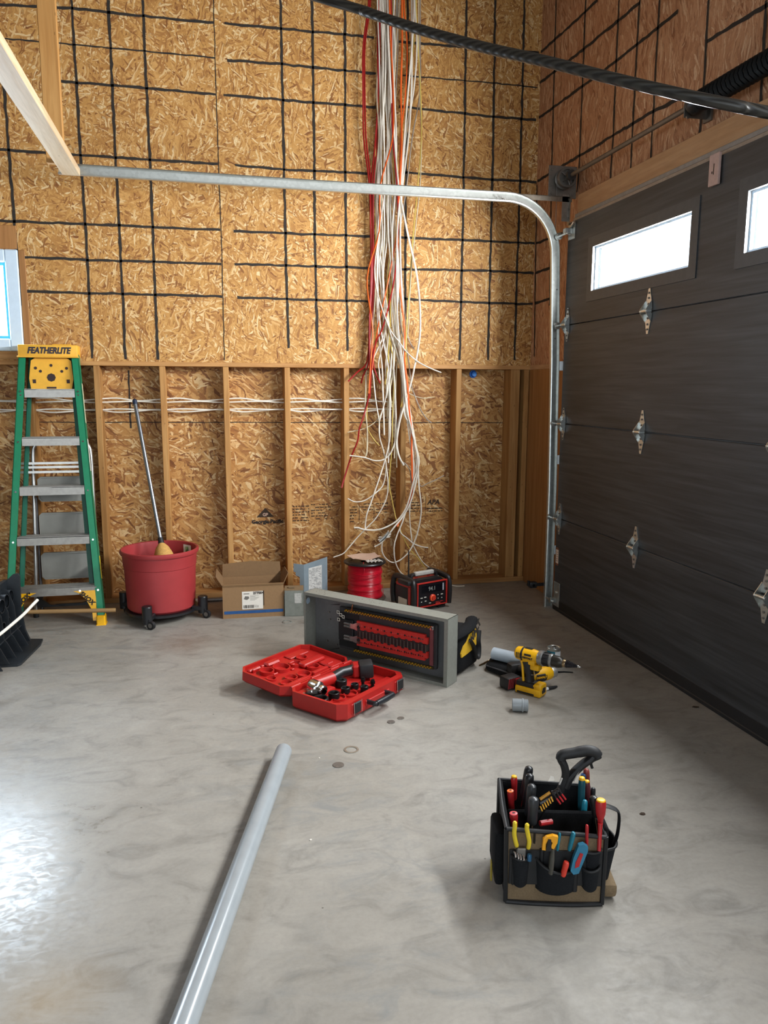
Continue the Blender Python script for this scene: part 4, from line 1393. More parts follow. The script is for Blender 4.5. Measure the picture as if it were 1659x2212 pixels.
# L-shaped enclosure cover standing behind the panel
cv = thing('enclosure_cover', 'blue-grey bent sheet metal cover with a printed label standing behind the open panel', 'metal cover', (-1.585, -.22, 0))
COVER = plain('blue_grey_paint', '#8b9aa3', .4, .25, .05)
g = G()
e = Vector((.17, .075, 0))
n_ = Vector((-.4, .9, 0)).normalized()
f0, f1 = Vector((0, 0, 0)), e
top0, top1 = .255, .285
g.add([f0, f1, f1 + Vector((0, 0, top1)), f0 + Vector((0, 0, top0)), f0 + n_ * .003, f1 + n_ * .003, f1 + n_ * .003 + Vector((0, 0, top1)), f0 + n_ * .003 + Vector((0, 0, top0))],
      [(0, 1, 2, 3), (7, 6, 5, 4), (0, 4, 5, 1), (1, 5, 6, 2), (2, 6, 7, 3), (3, 7, 4, 0)])
g.build('front_face', COVER, cv, smooth=0)
g = G().prism([(0, 0), (0, .255), (-.072, .262), (-.072, .205), (-.058, .203), (-.058, .18), (-.03, .17), (-.03, .0)], (0, 0, 0), Vector((1, -.35, 0)).normalized(), (0, 0, 1), .003)
g.build('side_face', COVER, cv, smooth=0)
lab = G()
u = e.normalized()
o_ = u * .035 - n_ * .001
lab.add([o_ + Vector((0, 0, .03)), o_ + u * .105 + Vector((0, 0, .03)), o_ + u * .105 + Vector((0, 0, .235)), o_ + Vector((0, 0, .225)),
         o_ + n_ * .0008 + Vector((0, 0, .03)), o_ + n_ * .0008 + u * .105 + Vector((0, 0, .03)), o_ + n_ * .0008 + u * .105 + Vector((0, 0, .235)), o_ + n_ * .0008 + Vector((0, 0, .225))],
        [(0, 1, 2, 3), (7, 6, 5, 4), (0, 4, 5, 1), (1, 5, 6, 2), (2, 6, 7, 3), (3, 7, 4, 0)])
lo = lab.build('label', plain('label_paper', '#c9c8c4', .6), cv, smooth=0)
g = G()
rr = random.Random(5)
for r in range(24):
    z = .035 + .0078 * r
    x = .004
    while x < .098:
        w_ = rr.uniform(.006, .03)
        if rr.random() < .7:
            a, b = o_ - n_ * .0006 + u * x, o_ - n_ * .0006 + u * min(x + w_, .1)
            g.add([a + Vector((0, 0, z)), b + Vector((0, 0, z)), b + Vector((0, 0, z + .004)), a + Vector((0, 0, z + .004))], [(0, 1, 2, 3)])
        x += w_ + .004
g.build('small_print', plain('label_print', '#8a8a88', .7), lo, smooth=0)

# red wire spool with paper on top
sp = thing('wire_spool', 'black-flanged spool of bright red wire behind the open panel', 'wire spool', (-1.165, -.215, 0))
prof = [(0, .0)] + [(.143, 0), (.147, .006), (.143, .012), (.06, .012)]
G().lathe(prof, n=48).build('flange', plain('brown_grey_flange', '#5b5048', .6), sp)
G().lathe([(.03, .250), (.143, .250), (.147, .256), (.143, .263), (.10, .263), (.095, .258), (.03, .258)], n=48).build('flange', BLACKP, sp)
g = G()
pr = [(.06, .012)]
zz = .013
i = 0
while zz < .249:
    rr_ = .1155 + .004 * sin(i * .45) * (1 if zz < .12 else .5) + (.004 if zz < .06 else 0)
    pr += [(rr_ - .0012, zz), (rr_, zz + .0018), (rr_ - .0012, zz + .0034)]
    zz += .0036
    i += 1
pr.append((.06, .2495))
g.lathe(pr, n=48)
for k in range(3):                                       # loose turns that sag across the winding
    g.tube([((.1195) * cos(a), (.1195) * sin(a), .205 - .02 * k + .02 * sin(a * 1.0 + k * .8)) for a in [2 * pi * j / 40 for j in range(41)]], .0018, 5)
g.tube([(.118 * cos(.1 - .02 * j), -.118 * sin(.3 + .03 * j), .10 - .012 * j) for j in range(8)], .002, 5)
g.build('wire_winding', WIRERED, sp, smooth=50)
G().tube([(-.03, -.12, .2), (-.028, -.119, .235), (-.03, -.10, .262), (-.02, -.06, .266)], .0018, 5).build('wire_tail', WIRERED, sp)


def sheet(c, w, d, nx, ny, fn, th, rot):
    g = G()
    R = Matrix.Rotation(rot, 3, 'Z')
    for t in (0, 1):
        for j in range(ny + 1):
            for i in range(nx + 1):
                x, y = (i / nx - .5) * w, (j / ny - .5) * d
                v = R @ Vector((x, y, 0))
                g.v.append(tuple(Vector(c) + v + Vector((0, 0, fn(x / w, y / d) + t * th))))
    s = (nx + 1) * (ny + 1)
    for j in range(ny):
        for i in range(nx):
            a = j * (nx + 1) + i
            g.f += [(a, a + nx + 1, a + nx + 2, a + 1), (s + a, s + a + 1, s + a + nx + 2, s + a + nx + 1)]
    ed = [i for i in range(nx + 1)] + [j * (nx + 1) + nx for j in range(1, ny + 1)] + [ny * (nx + 1) + i for i in range(nx - 1, -1, -1)] + [j * (nx + 1) for j in range(ny - 1, 0, -1)]
    for a, b in zip(ed, ed[1:] + ed[:1]):
        g.f.append((a, b, s + b, s + a))
    g.m = [0] * len(g.f)
    return g


g = sheet((-1.168, -.20, .2645), .205, .135, 14, 10, lambda x, y: .016 + .022 * abs(x + .1) ** 1.2 + .018 * max(0, y) + .006 * sin(7 * x + 4 * y), .001, .12)
solo(g, 'paper_sheet', PAPERTAN, 'crumpled tan paper lying on top of the red wire spool', 'paper')
rr = random.Random(11)
nz = {}
g = sheet((-1.115, -.285, .264), .105, .055, 12, 7, lambda x, y: .002 + .014 * abs(sin(13 * x + 3.1) * cos(11 * y)) + .006 * rr.random(), .0008, .15)
solo(g, 'plastic_bag', plain('clear_bag_plastic', '#d9d8d2', .18, 0, .1, 90), 'crumpled clear plastic bag on the front of the wire spool top', 'plastic bag')

# jobsite radio
ra = thing('jobsite_radio', 'black and red jobsite radio with a lit display behind the open panel', 'radio', (-.84, -.50, 0), (0, 0, .38))
rw, rd, rh = .30, .22, .208
RADBLK = plain('radio_black_plastic', '#232224', .42)
g = G().box((-rw / 2, -rd / 2, .012), (rw / 2, rd / 2, rh - .03), bev=.03, seg=3)
g.prism([(-rw / 2 + .02, 0), (rw / 2 - .02, 0), (rw / 2 - .05, .03), (-rw / 2 + .05, .03)], (0, rd / 2 - .03, rh - .032), (1, 0, 0), (0, 0, 1), rd - .06)
for sx_ in (-1, 1):
    for sy_ in (-1, 1):
        g.box((sx_ * .10 - .03, sy_ * .07 - .03, 0), (sx_ * .10 + .03, sy_ * .07 + .03, .02), bev=.005)
g.build('radio_body', RADBLK, ra)
for sx_ in (-1, 1):
    g = G()
    x = sx_ * (rw / 2 - .004)
    g.tube(spline([(x, -rd / 2 + .0, .03), (x, -rd / 2 - .006, .11), (x, -rd / 2 + .002, rh - .025), (x - sx_ * .004, -rd / 2 + .03, rh - .002), (x - sx_ * .006, rd / 2 - .03, rh + .006), (x, rd / 2 + .004, rh - .03), (x, rd / 2 + .012, .10), (x, rd / 2, .03)], 4), .019, 10, flat=.9)
    g.build('roll_cage', RADBLK, ra)
g = G().box((-.185, -.10, rh - .028), (-.12, .02, rh + .006), bev=.012, seg=2)
g.build('corner_bumper', RADBLK, ra)
g = G().box((-rw / 2 - .006, -.085, .05), (-rw / 2 + .004, -.06, .175), bev=.003).box((-rw / 2 - .006, -.085, .16), (-rw / 2 + .004, .07, .182), bev=.003)
g.build('side_trim', BUSRED, ra)
G().box((-rw / 2 - .004, -.045, .02), (-rw / 2 + .004, .05, .08), bev=.002).build('side_label', PAPER, ra)
fy = -rd / 2 - .004
g = G().box((-.115, fy, .035), (.12, fy + .02, .188), bev=.008)
face = g.build('face_panel', plain('face_black', '#17161c', .3), ra)
g = G().ring([(-.121, .030), (.126, .030), (.126, .194), (-.121, .194)], [(-.113, .036), (.118, .036), (.118, .187), (-.113, .187)], (0, fy - .004, 0), (1, 0, 0), (0, 0, 1), -.012)
g.build('face_trim', BUSRED, ra, smooth=0)
scn = G().box((-.085, fy - .002, .122), (.085, fy, .172), bev=.001).build('screen', SCREEN, ra)
text('digits', '94.1', .038, scn, (.0, fy - .0026, .147), (1, 0, 0), (0, 0, 1), glow('lcd_grey', '#9aa09a', .12), .0002, sx=.9)
G().box((.088, fy - .0022, .124), (.098, fy, .172)).build('screen_edge', plain('pale_screen_edge', '#b9b9c4', .4), ra, smooth=0)
g = G().lathe([(.024, 0), (.024, .006), (.019, .010), (.014, .020), (.0, .021)], (.005, fy, .085), 24, axis=(0, -1, 0))
g.build('tuning_knob', plain('orange_red_knob', '#d63a26', .35), ra)
G().lathe([(.0195, .0085), (.0185, .0115), (.0165, .0115), (.0175, .008)], (.005, fy, .085), 24, axis=(0, -1, 0)).build('knob_ring', glow('lit_ring', '#ff7a3c', 1.2), ra)
g = G()
for (x, z, w_) in ((-.085, .094, .018), (-.055, .096, .018), (-.085, .068, .008), (-.052, .070, .014), (.05, .098, .007), (.083, .098, .018), (.052, .074, .006), (.083, .074, .007), (-.015, .052, .016)):
    g.box((x - w_ / 2, fy - .002, z - .0028), (x + w_ / 2, fy, z + .0028))
g.build('button_marking', PAPER, ra, smooth=0)
g = G()
for x in (.045, .08):
    g.box((x - .014, fy - .002, .050), (x + .014, fy, .053))
g.box((.03, fy - .003, .032), (.07, fy, .045))
g.build('red_marking', BUSRED, ra, smooth=0)
g = G().tube(spline([(-.105, -.02, rh - .01), (-.10, -.02, rh + .018), (-.075, -.02, rh + .022), (.075, -.02, rh + .022), (.10, -.02, rh + .018), (.105, -.02, rh - .01)], 4), .016, 10, flat=.8)
g.build('carry_handle', RADBLK, ra)
G().box((-.078, -.04, rh + .012), (.078, -.010, rh + .040), bev=.006).build('handle_grip', plain('pale_grip', '#b9b6b0', .5), ra)
g = G().cyl((-.05, -.01, rh - .012), (-.05, -.01, rh + .012), .008).cyl((.05, -.01, rh - .012), (.05, -.01, rh + .012), .008).box((-.09, -.03, rh - .008), (.09, .03, rh - .001), bev=.003)
g.build('handle_bracket', BUSRED, ra)
G().tube([(-.128, -.03, rh - .02), (-.128, -.03, rh + .05), (-.129, -.03, rh + .19)], [.0065, .0055, .0042], 10).build('antenna', RUBBER, ra)

# open electrical panel on its side, local x along its length (from right end to left), y to the back
ORG_ = Vector((-1.097, -1.893, 0))
pd = Vector((-.691, .723, 0)).normalized()
pa = thing('electrical_panel', 'long open grey electrical panel standing on its side behind the red case', 'electrical panel', ORG_ + pd * .89, (0, 0, math.atan2(-pd.y, -pd.x)))
PL, PH, PDp = .89, .345, .10      # local x: left -> right end, y: front -> back, z up
T = .0025
g = G().box((0, PDp - T, 0), (PL, PDp, PH)).box((0, 0, 0), (T, PDp, PH)).box((PL - T, 0, 0), (PL, PDp, PH)).box((0, 0, 0), (PL, PDp, T)).box((0, 0, PH - T), (PL, PDp, PH))
lip = .016
g.box((0, -.001, 0), (PL, .001, lip)).box((0, -.001, PH - lip), (PL, .001, PH)).box((0, -.001, lip), (lip * .8, .001, PH - lip)).box((PL - lip * 1.3, -.001, lip), (PL, .001, PH - lip))
enc = g.build('enclosure', PANELG, pa, smooth=0)
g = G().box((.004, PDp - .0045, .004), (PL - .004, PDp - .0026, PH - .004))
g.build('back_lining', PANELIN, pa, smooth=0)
g = G().cyl((T + .0003, .03, PH - .055), (T + .0012, .03, PH - .055), .018, n=28)
kk_ = g.build('knockout_hole', plain('daylight_paint', '#a7c0d0', .6), pa)  # solid disc, daylight beyond the knockout painted into its colour
G().lathe([(.0215, 0), (.0215, .004), (.018, .004), (.018, 0)], (T, .03, PH - .055), 28, axis=(1, 0, 0)).build('knockout_rim', PANELG, pa)
g = G()
for (x, z) in ((.10, .225), (.105, .185), (.085, .06), (.15, .05), (.30, .03), (.74, .315)):
    g.cyl((x, PDp - .0045, z), (x, PDp - .010, z), .006 if x < .7 else .016, n=12)
g.build('fastener', DULL, pa)
# interior: dark pan, twin red bus insulators with stabs, brass neutral bars
bz = .165                                             # mid height of the guts
g = G().box((.20, .052, .055), (.80, .070, .285), bev=.004)
pan = g.build('interior_pan', plain('dark_grey_pan', '#3f3e40', .5, .2), pa)
for (z0, z1) in ((.185, .232), (.098, .145)):
    g = G().prism([(.33, z0), (.76, z0), (.76, z1 - .014), (.745, z1 - .014), (.745, z1), (.33, z1)] if z0 > .15 else [(.33, z0), (.745, z0), (.745, z0 + .014), (.76, z0 + .014), (.76, z1), (.33, z1)], (0, .046, 0), (1, 0, 0), (0, 0, 1), .016)
    b = g.build('bus_insulator', BUSRED, pa, smooth=0)
    zm = (z0 + z1) / 2
    each([G().cyl((.355 + .041 * k + dx, .030, zm), (.355 + .041 * k + dx, .024, zm), .0038, n=8) for k in range(10) for dx in (0, .012)], 'stud_screw', CHROME, b)
    each([G().cyl((.382 + .041 * k, .030, zm), (.382 + .041 * k, .0285, zm), .005, n=8) for k in range(9)], 'screw_hole', RUBBER, b)
STAB, FING = plain('black_stab', '#2a2728', .4), plain('tarnished_bus', '#7c736b', .4, .6)
for k in range(20):
    x = .335 + .021 * k
    up = k % 2 == 0
    G().box((x, .026, .146 if up else .138), (x + .017, .052, .190 if up else .183), bev=.002).build('breaker_stab', STAB, pa)
    G().box((x + .0185, .022, .148), (x + .0213, .05, .182)).build('bus_finger', FING, pa, smooth=0)
for (z, x0) in ((.272, .24), (.062, .30)):
    g = G().box((x0, .046, z - .007), (.785, .062, z + .007))
    bar = g.build('neutral_bar', plain('brown_bar_base', '#4c3f24', .5, .4), pa, smooth=0)
    k = 0
    x = x0 + .006
    while x < .78:
        G().cyl((x, .046, z + (.003 if k % 2 else -.003)), (x, .040, z + (.003 if k % 2 else -.003)), .0042, n=6).build('terminal_screw', BRASS, bar)
        x += .0088
        k += 1
G().box((.765, .040, .075), (.785, .052, .265), bev=.002).build('bonding_strap', plain('dull_red_strap', '#7a3f42', .5), pa)
g = G().box((.776, .030, .262), (.79, .045, .285), bev=.002).cyl((.783, .03, .272), (.783, .018, .272), .006, n=8)
g.build('ground_lug', CHROME, pa)
g = G().box((.205, .035, .105), (.30, .055, .225), bev=.004).box((.20, .05, .225), (.33, .058, .255)).box((.20, .05, .07), (.33, .058, .098))
g.build('main_lug_block', RUBBER, pa)
for z in (.20, .13):
    g = G().prism([(.28, z - .016), (.305, z - .016), (.335, z - .022), (.352, z - .022), (.352, z + .022), (.335, z + .022), (.305, z + .010), (.28, z + .010)], (0, .036, 0), (1, 0, 0), (0, 0, 1), .006)
    g.cyl((.342, .03, z), (.342, .026, z), .009, n=14, mat=1)
    for dz in (-.009, .006):
        g.cyl((.25, .03, z + dz), (.285, .03, z + dz), .007, n=12, mat=2)
    g.build('main_lug', [ZINC, RUBBER, DULL], pa)
for (x, z) in ((.215, .262), (.218, .222), (.232, .250), (.248, .242)):
    g = G().ring([(x - .009, z - .009), (x + .009, z - .009), (x + .009, z + .009), (x - .009, z + .009)], [(x - .005, z - .005), (x + .005, z - .005), (x + .005, z + .005), (x - .005, z + .005)], (0, .034, 0), (1, 0, 0), (0, 0, 1), .012)
    g.build('box_lug', CHROME, pa, smooth=0)
g = G().tube(spline([(.29, .05, .275), (.30, .03, .29), (.305, .03, .315), (.308, .05, .325)], 4), .004, 6).tube(spline([(.30, .03, .29), (.285, .03, .278), (.27, .045, .27)], 4), .004, 6)
g.build('bonding_jumper', plain('copper_brown', '#8a5634', .4, .5), pa)
g = G().prism([(.14, .285), (.205, .30), (.205, .292)], (0, .05, 0), (1, 0, 0), (0, 0, 1), .002).prism([(.13, .03), (.20, .055), (.20, .048)], (0, .05, 0), (1, 0, 0), (0, 0, 1), .002)
g.build('pan_bracket', plain('dark_bracket', '#3a3a3c', .5, .3), pa, smooth=0)
rr = random.Random(2)
g = G()
for k in range(70):
    x = rr.choice([rr.uniform(.02, .14), rr.uniform(.2, .5)])
    y = rr.uniform(.012, .09)
    s = rr.uniform(.001, .003)
    g.box((x, y, PH), (x + s, y + s, PH + s * .6))
st = g.build('metal_filings', CHROME, pa, smooth=0)
st['kind'] = 'stuff'

# red case, local frame: x along the latch edge, y towards the hinge
CB = Vector((-1.666, -2.207, 0))
ca = thing('tool_case', 'open red plastic tool case lying in front of the grey electrical panel', 'tool case', CB, (0, 0, math.atan2(.32, .367)))
CL, CW, CH = .487, .326, .086
MC = Matrix.Translation(CB) @ Matrix.Rotation(math.atan2(.32, .367), 4, 'Z')
MCI = MC.inverted()
g = G()
out, inn = oct_poly(0, 0, CL, CW, .035), oct_poly(.012, .03, CL - .012, CW - .012, .03)
bot = oct_poly(.012, .012, CL - .012, CW - .012, .03)
vs = [(x, y, .004) for x, y in bot] + [(x, y, .018) for x, y in out] + [(x, y, CH) for x, y in out] + [(x, y, CH) for x, y in inn] + [(x, y, .046) for x, y in inn]
fs = [tuple(range(8))]
for L_ in range(4):
    fs += [(L_ * 8 + i, L_ * 8 + (i + 1) % 8, L_ * 8 + 8 + (i + 1) % 8, L_ * 8 + 8 + i) for i in range(8)]
fs.append(tuple(range(32, 40)))
g.add(vs, fs)
g.box((.06, -.004, .03), (.13, .004, .075), bev=.003).box((CL - .10, -.004, .03), (CL - .03, .004, .075), bev=.003).box((.16, -.006, .035), (.34, .004, .06), bev=.003)
g.build('case_base', REDP, ca, smooth=30)
# moulded nests in the base
g = G().box((.03, .20, .046), (.20, .30, .066), bev=.01, seg=2).box((.23, .17, .046), (.44, .305, .058), bev=.012, seg=2)
for (x, y, r) in ((.07, .16, .036), (.13, .13, .036), (.20, .115, .034), (.27, .12, .034), (.335, .115, .03), (.06, .09, .036), (.28, .18, .03)):
    g.lathe([(r, .046), (r, .056), (r - .005, .056), (r - .005, .046)], (x, y, 0), 22)
g.box((.10, .045, .046), (.26, .062, .053), bev=.004).box((.03, .26, .046), (.24, .30, .074), bev=.012, seg=2).box((.32, .05, .046), (.46, .10, .060), bev=.008)
g.build('moulded_insert', REDP, ca)
# lid folded back on its hinge
HZ = .083
ang = radians(4)
ML = Matrix.Translation((0, CW + .004, HZ)) @ Matrix.Rotation(ang, 4, 'X') @ Matrix.Translation((0, 0, -HZ))
LW, Lb, Lt = .322, .030, HZ + .004
g = G()
out, inn = oct_poly(0, 0, CL, LW, .04), oct_poly(.011, .011, CL - .011, LW - .011, .034)
bot = oct_poly(.014, .014, CL - .014, LW - .014, .034)
vs = [(x, y, Lb) for x, y in bot] + [(x, y, Lb + .014) for x, y in out] + [(x, y, Lt) for x, y in out] + [(x, y, Lt) for x, y in inn] + [(x, y, Lt - .022) for x, y in inn]
g.add(vs, fs)
g.xform(ML)
g.build('case_lid', REDP, ca, smooth=30)
g = G()
rr = random.Random(8)
zf = Lt - .022
for (x, y, r, h) in ((.07, .06, .032, .014), (.13, .09, .032, .014), (.20, .07, .036, .016), (.30, .10, .034, .016), (.10, .22, .036, .018), (.18, .20, .044, .018), (.27, .19, .034, .014), (.06, .15, .026, .012), (.35, .22, .03, .012)):
    g.lathe([(r, zf), (r, zf + h), (r - .005, zf + h), (r - .007, zf)], (x, y, 0), 22)
g.box((.03, .025, zf), (.20, .05, zf + .016), bev=.007, seg=2).box((.23, .03, zf), (.34, .055, zf + .020), bev=.008, seg=2).box((.36, .03, zf), (.45, .12, zf + .010), bev=.008)
g.box((.26, .12, zf), (.42, .17, zf + .024), bev=.012, seg=3).box((.04, .275, zf), (.12, .30, zf + .014), bev=.006).box((.15, .26, zf), (.24, .30, zf + .018), bev=.008).box((.30, .25, zf), (.44, .30, zf + .008), bev=.004)
for k in range(12):
    x, y = rr.uniform(.03, .42), rr.uniform(.03, .28)
    g.box((x, y, zf), (x + rr.uniform(.012, .05), y + rr.uniform(.008, .02), zf + rr.uniform(.006, .018)), bev=.003)
g.xform(ML)
g.build('lid_insert', REDP, ca)
g = G()
for x in (.06, .20, .34, .44):
    g.cyl((x - .03, CW + .002, HZ), (x + .03, CW + .002, HZ), .007, n=12)
g.build('hinge_barrel', REDP, ca)
for x in (.095, CL - .065):
    g = G().box((x - .024, -.012, .028), (x + .024, -.002, .080), bev=.004)
    la = g.build('latch', RUBBER, ca)
    G().tube([(x - .027, -.010, .084), (x - .027, -.012, .026), (x + .027, -.012, .026), (x + .027, -.010, .084)], .0016, 6).build('latch_wire', CHROME, la)
g = G().tube(spline([(.175, .0, .052), (.175, -.03, .052), (.185, -.048, .052), (.30, -.048, .052), (.31, -.03, .052), (.31, .0, .052)], 4), .011, 12)
g.tube([(.18, -.048, .052), (.245, -.05, .052), (.305, -.048, .052)], [.013, .015, .013], 14)
g.build('handle', plain('dark_blue_black_grip', '#1d2026', .35), ca)


def cp(cx, cy, z):
    """point in the case from the close-up view of it"""
    return AZ(500 + cx / 4.254, 1380 + cy / 4.254, z)


# contents
q = cp(760, 440, .085)
ax = (cp(880, 480, .085) - cp(740, 420, .085)).normalized()
kd = thing('punch_driver', 'red and black knockout driver with a polished steel head lying in the case', 'power tool', tuple(q))
g = G().lathe([(0, -.02), (.030, -.018), (.033, -.012), (.033, .034), (.028, .040), (.020, .044), (.020, .050), (.024, .052), (.024, .066), (.019, .070), (.014, .070), (.014, .05)], (0, 0, 0), 32, axis=ax)
g.build('steel_head', CHROME, kd)
h0 = cp(930, 360, .085) - q
h1 = cp(1010, 310, .092) - q
h2 = cp(1110, 285, .092) - q
h3 = cp(1225, 275, .095) - q
up = Vector((0, 0, 1))
G().tube(spline([tuple(-ax * .02), tuple(ax * -.02 + (h0 - (-ax * .02)) * .5), tuple(h0)], 5), .028, 16).build('red_housing', REDP, kd)
G().tube([tuple(h0), tuple(h1), tuple(h2)], [.024, .025, .026], 16).build('grip', BLACKP, kd)
dirh = (h3 - h2).normalized()
sd = dirh.cross(up).normalized()
Mb = Matrix.Identity(4)
for i in range(3):
    Mb[i][0], Mb[i][1], Mb[i][2] = dirh[i], sd[i], sd.cross(dirh)[i]
    Mb[i][3] = (h2 + dirh * .045)[i]
G().box((-.046, -.032, -.032), (-.010, .032, .03), bev=.008, M=Mb).build('collar', REDP, kd)
b = G().box((-.012, -.045, -.036), (.055, .045, .036), bev=.010, seg=2, M=Mb).build('battery', RUBBER, kd)
G().box((.0, -.0458, -.006), (.045, -.0448, .014), M=Mb).build('battery_stripe', BUSRED, b, smooth=0)


def die(name, cx, cy, r, h, mat, label, inner=.72, group='punch dies in the red case', z=.052):
    p = cp(cx, cy, z)
    t = thing(name, label, 'punch die', tuple(p), group=group)
    G().lathe([(r, 0), (r, h - .002), (r - .002, h), (r * inner, h), (r * inner - .001, h - .002), (r * inner - .002, h * .35), (0, h * .35)], n=28).build('die_ring', mat, t)
    return t


die('punch_die', 820, 590, .036, .026, DARKST, 'largest black punch die at the front left corner of the case base', .78)
die('punch_die', 942, 540, .026, .026, DARKST, 'black punch die second along the front row of the case', .74)
die('punch_die', 1048, 490, .0215, .024, DARKST, 'black punch die third along the front row of the case', .74)
die('punch_die', 1133, 455, .0185, .024, DARKST, 'small black punch die behind the front row in the case', .74)
die('punch_die', 1222, 480, .0185, .026, DARKST, 'small black punch die at the right of the front row', .6)
t = die('punch_die', 1008, 430, .028, .03, DARKST, 'black punch die with a shiny bolt beside the driver grip', .5)
p = cp(745, 545, .052)
t = thing('die_clamp', 'dark round die cut with bright steel edges at the left of the case base', 'punch die', tuple(p), group='punch dies in the red case')
G().lathe([(.026, 0), (.028, .004), (.028, .030), (.022, .032), (.0, .032)], n=24).build('die_body', DARKST, t)
G().box((-.024, -.006, .030), (.026, .002, .040), bev=.002).box((-.006, -.02, .028), (.0, .022, .036), bev=.002).build('cutting_edge', CHROME, t)
p = cp(655, 545, .056)
t = thing('punch_stub', 'red-rimmed steel punch in the near left corner of the case', 'punch die', tuple(p), group='punch dies in the red case')
G().lathe([(.016, 0), (.016, .02), (.012, .022), (.006, .022), (.006, .01), (0, .01)], n=20, axis=(.5, -.4, .75)).build('punch_body', CHROME, t)
for (cx, cy, lab) in ((1208, 430, 'black stud bolt standing right of the driver in the case'), (1298, 450, 'short black stud bolt near the right end of the case')):
    p = cp(cx, cy, .05)
    t = thing('stud_bolt', lab, 'bolt', tuple(p), group='stud bolts in the red case')
    G().cyl((0, 0, 0), (0, 0, .034), .0075, n=14).cyl((0, 0, .022), (0, 0, .034), .012, n=6).cyl((0, 0, .034), (0, 0, .042), .008, n=12).build('bolt_body', DARKST, t)
a, b = cp(925, 632, .062), cp(1100, 565, .062)
t = thing('draw_stud', 'steel draw stud with hex ends lying along the front of the case', 'draw stud', tuple(a))
d = b - a
G().cyl((0, 0, 0), tuple(d), .0062, n=14).build('threaded_rod', DARKST, t)
G().cyl(tuple(-d * .04), tuple(d * .10), .0095, n=6).cyl(tuple(d * .86), tuple(d * .97), .009, n=6).build('hex_end', CHROME, t)
p = cp(985, 648, .052)
t = thing('steel_ball_nut', 'tiny steel nut in the front rim pocket of the red case', 'nut', tuple(p))
G().lathe([(.006, 0), (.008, .004), (.006, .010), (.0, .010)], n=10).build('nut_body', CHROME, t)

# ================================================================== RIGHT CLUSTER
# soft black and yellow tool bag half hidden behind the panel; local x along its visible face, y to the back left
bd = Vector((.70, .71, 0)).normalized()
tb = thing('soft_tool_bag', 'slouching black and yellow soft tool bag at the right end of the grey panel', 'tool bag', (-1.0, -1.775, 0), (0, 0, math.atan2(bd.y, bd.x)))


def loft(rows, cap=True):
    """rows of equal length closed rings"""
    g = G()
    k = len(rows[0])
    for r in rows:
        g.v += [tuple(p) for p in r]
    for j in range(len(rows) - 1):
        for i in range(k):
            a, b = j * k + i, j * k + (i + 1) % k
            g.f.append((a, b, b + k, a + k))
    if cap:
        g.f += [tuple(range(k))[::-1], tuple(range((len(rows) - 1) * k, len(rows) * k))]
    g.m = [0] * len(g.f)
    return g


def rrect(x0, y0, x1, y1, z, r, n=4, wob=0.0, sd=0):
    rnd = random.Random(sd)
    P = []
    for cx, cy, a0 in ((x1 - r, y1 - r, 0), (x0 + r, y1 - r, 90), (x0 + r, y0 + r, 180), (x1 - r, y0 + r, 270)):
        for i in range(n + 1):
            a = radians(a0 + 90 * i / n)
            P.append(Vector((cx + r * cos(a) + rnd.uniform(-wob, wob), cy + r * sin(a) + rnd.uniform(-wob, wob), z + rnd.uniform(-wob, wob))))
    return P


rows = [rrect(0, 0, .235, .34, .0, .02), rrect(-.002, -.006, .238, .345, .03, .03, wob=.002, sd=1), rrect(.0, -.008, .235, .345, .10, .035, wob=.003, sd=2),
        rrect(.006, -.004, .226, .335, .17, .04, wob=.004, sd=3), rrect(.02, .006, .205, .32, .215, .04, wob=.005, sd=4), rrect(.04, .03, .185, .29, .235, .04, wob=.006, sd=5)]
loft(rows).build('bag_body', BLACKF, tb, sub=1)
# yellow side panel folded over, and the flopped flap on top
yel = plain('yellow_canvas', '#dcae25', .8, 0, .1, 150)
g = G()
fr = [(-.004 + .0, .118), (.02, .152), (.06, .168), (.10, .195), (.135, .235), (.165, .222), (.178, .17), (.172, .12), (.12, .105), (.06, .10), (.0, .098)]
g.prism(fr, (.02, -.006, 0), (1, 0, 0), (0, .05, 1), .007)
yp = g.build('yellow_panel', yel, tb, smooth=0)
text('lettering', 'WALT', .052, yp, (.155, -.0155, .197), Vector((.75, 0, .62)), Vector((-.62, .05, .75)), INK, bold=.003)
g = G().tube(spline([(-.01, .03, .20), (.05, .015, .215), (.12, .01, .225), (.18, .02, .238), (.225, .04, .24), (.245, .06, .225)], 5), [.028, .03, .032, .034, .036, .036, .036, .036, .036, .036, .036, .036, .036, .034, .034, .034, .034, .034, .034, .032, .03, .028, .026, .022, .018, .012], 12, flat=.6)
g.build('top_flap', BLACKF, tb)
g = G().tube(spline([(.10, -.014, .17), (.13, -.020, .13), (.15, -.022, .08), (.17, -.020, .055), (.20, -.014, .06), (.21, -.010, .10), (.20, -.010, .14), (.215, -.006, .19)], 5), .016, 8, flat=.4)
g.build('carry_strap', RUBBER, tb)

# grey drill standing on its battery; local x forward to the tip
DR = Vector((-.722, -2.045, 0))
hd = radians(-51)
dr = thing('cordless_drill', 'yellow and black cordless drill standing on its battery with a step bit fitted', 'drill', DR, (0, 0, hd))
BK = plain('drill_black_rubber', '#1e1e20', .5)
GR = plain('drill_grey_metal', '#8f8f8d', .35, .6)
g = G().box((-.072, -.036, .0), (.062, .036, .038), bev=.008, seg=2)
g.box((.02, -.032, .026), (.064, .032, .062), bev=.010, seg=2)
bt = g.build('battery', YELP, dr)
G().box((-.060, -.0375, .004), (.030, .0375, .014), bev=.002).box((-.07, -.031, .034), (.03, .031, .060), bev=.006, seg=2).build('battery_base', BK, bt)
G().box((.058, -.016, .016), (.0665, .016, .046), bev=.004).build('release_button', BK, bt)
G().box((.022, -.0335, .045), (.045, .0335, .058), bev=.003).build('yellow_trim', YELP, bt)
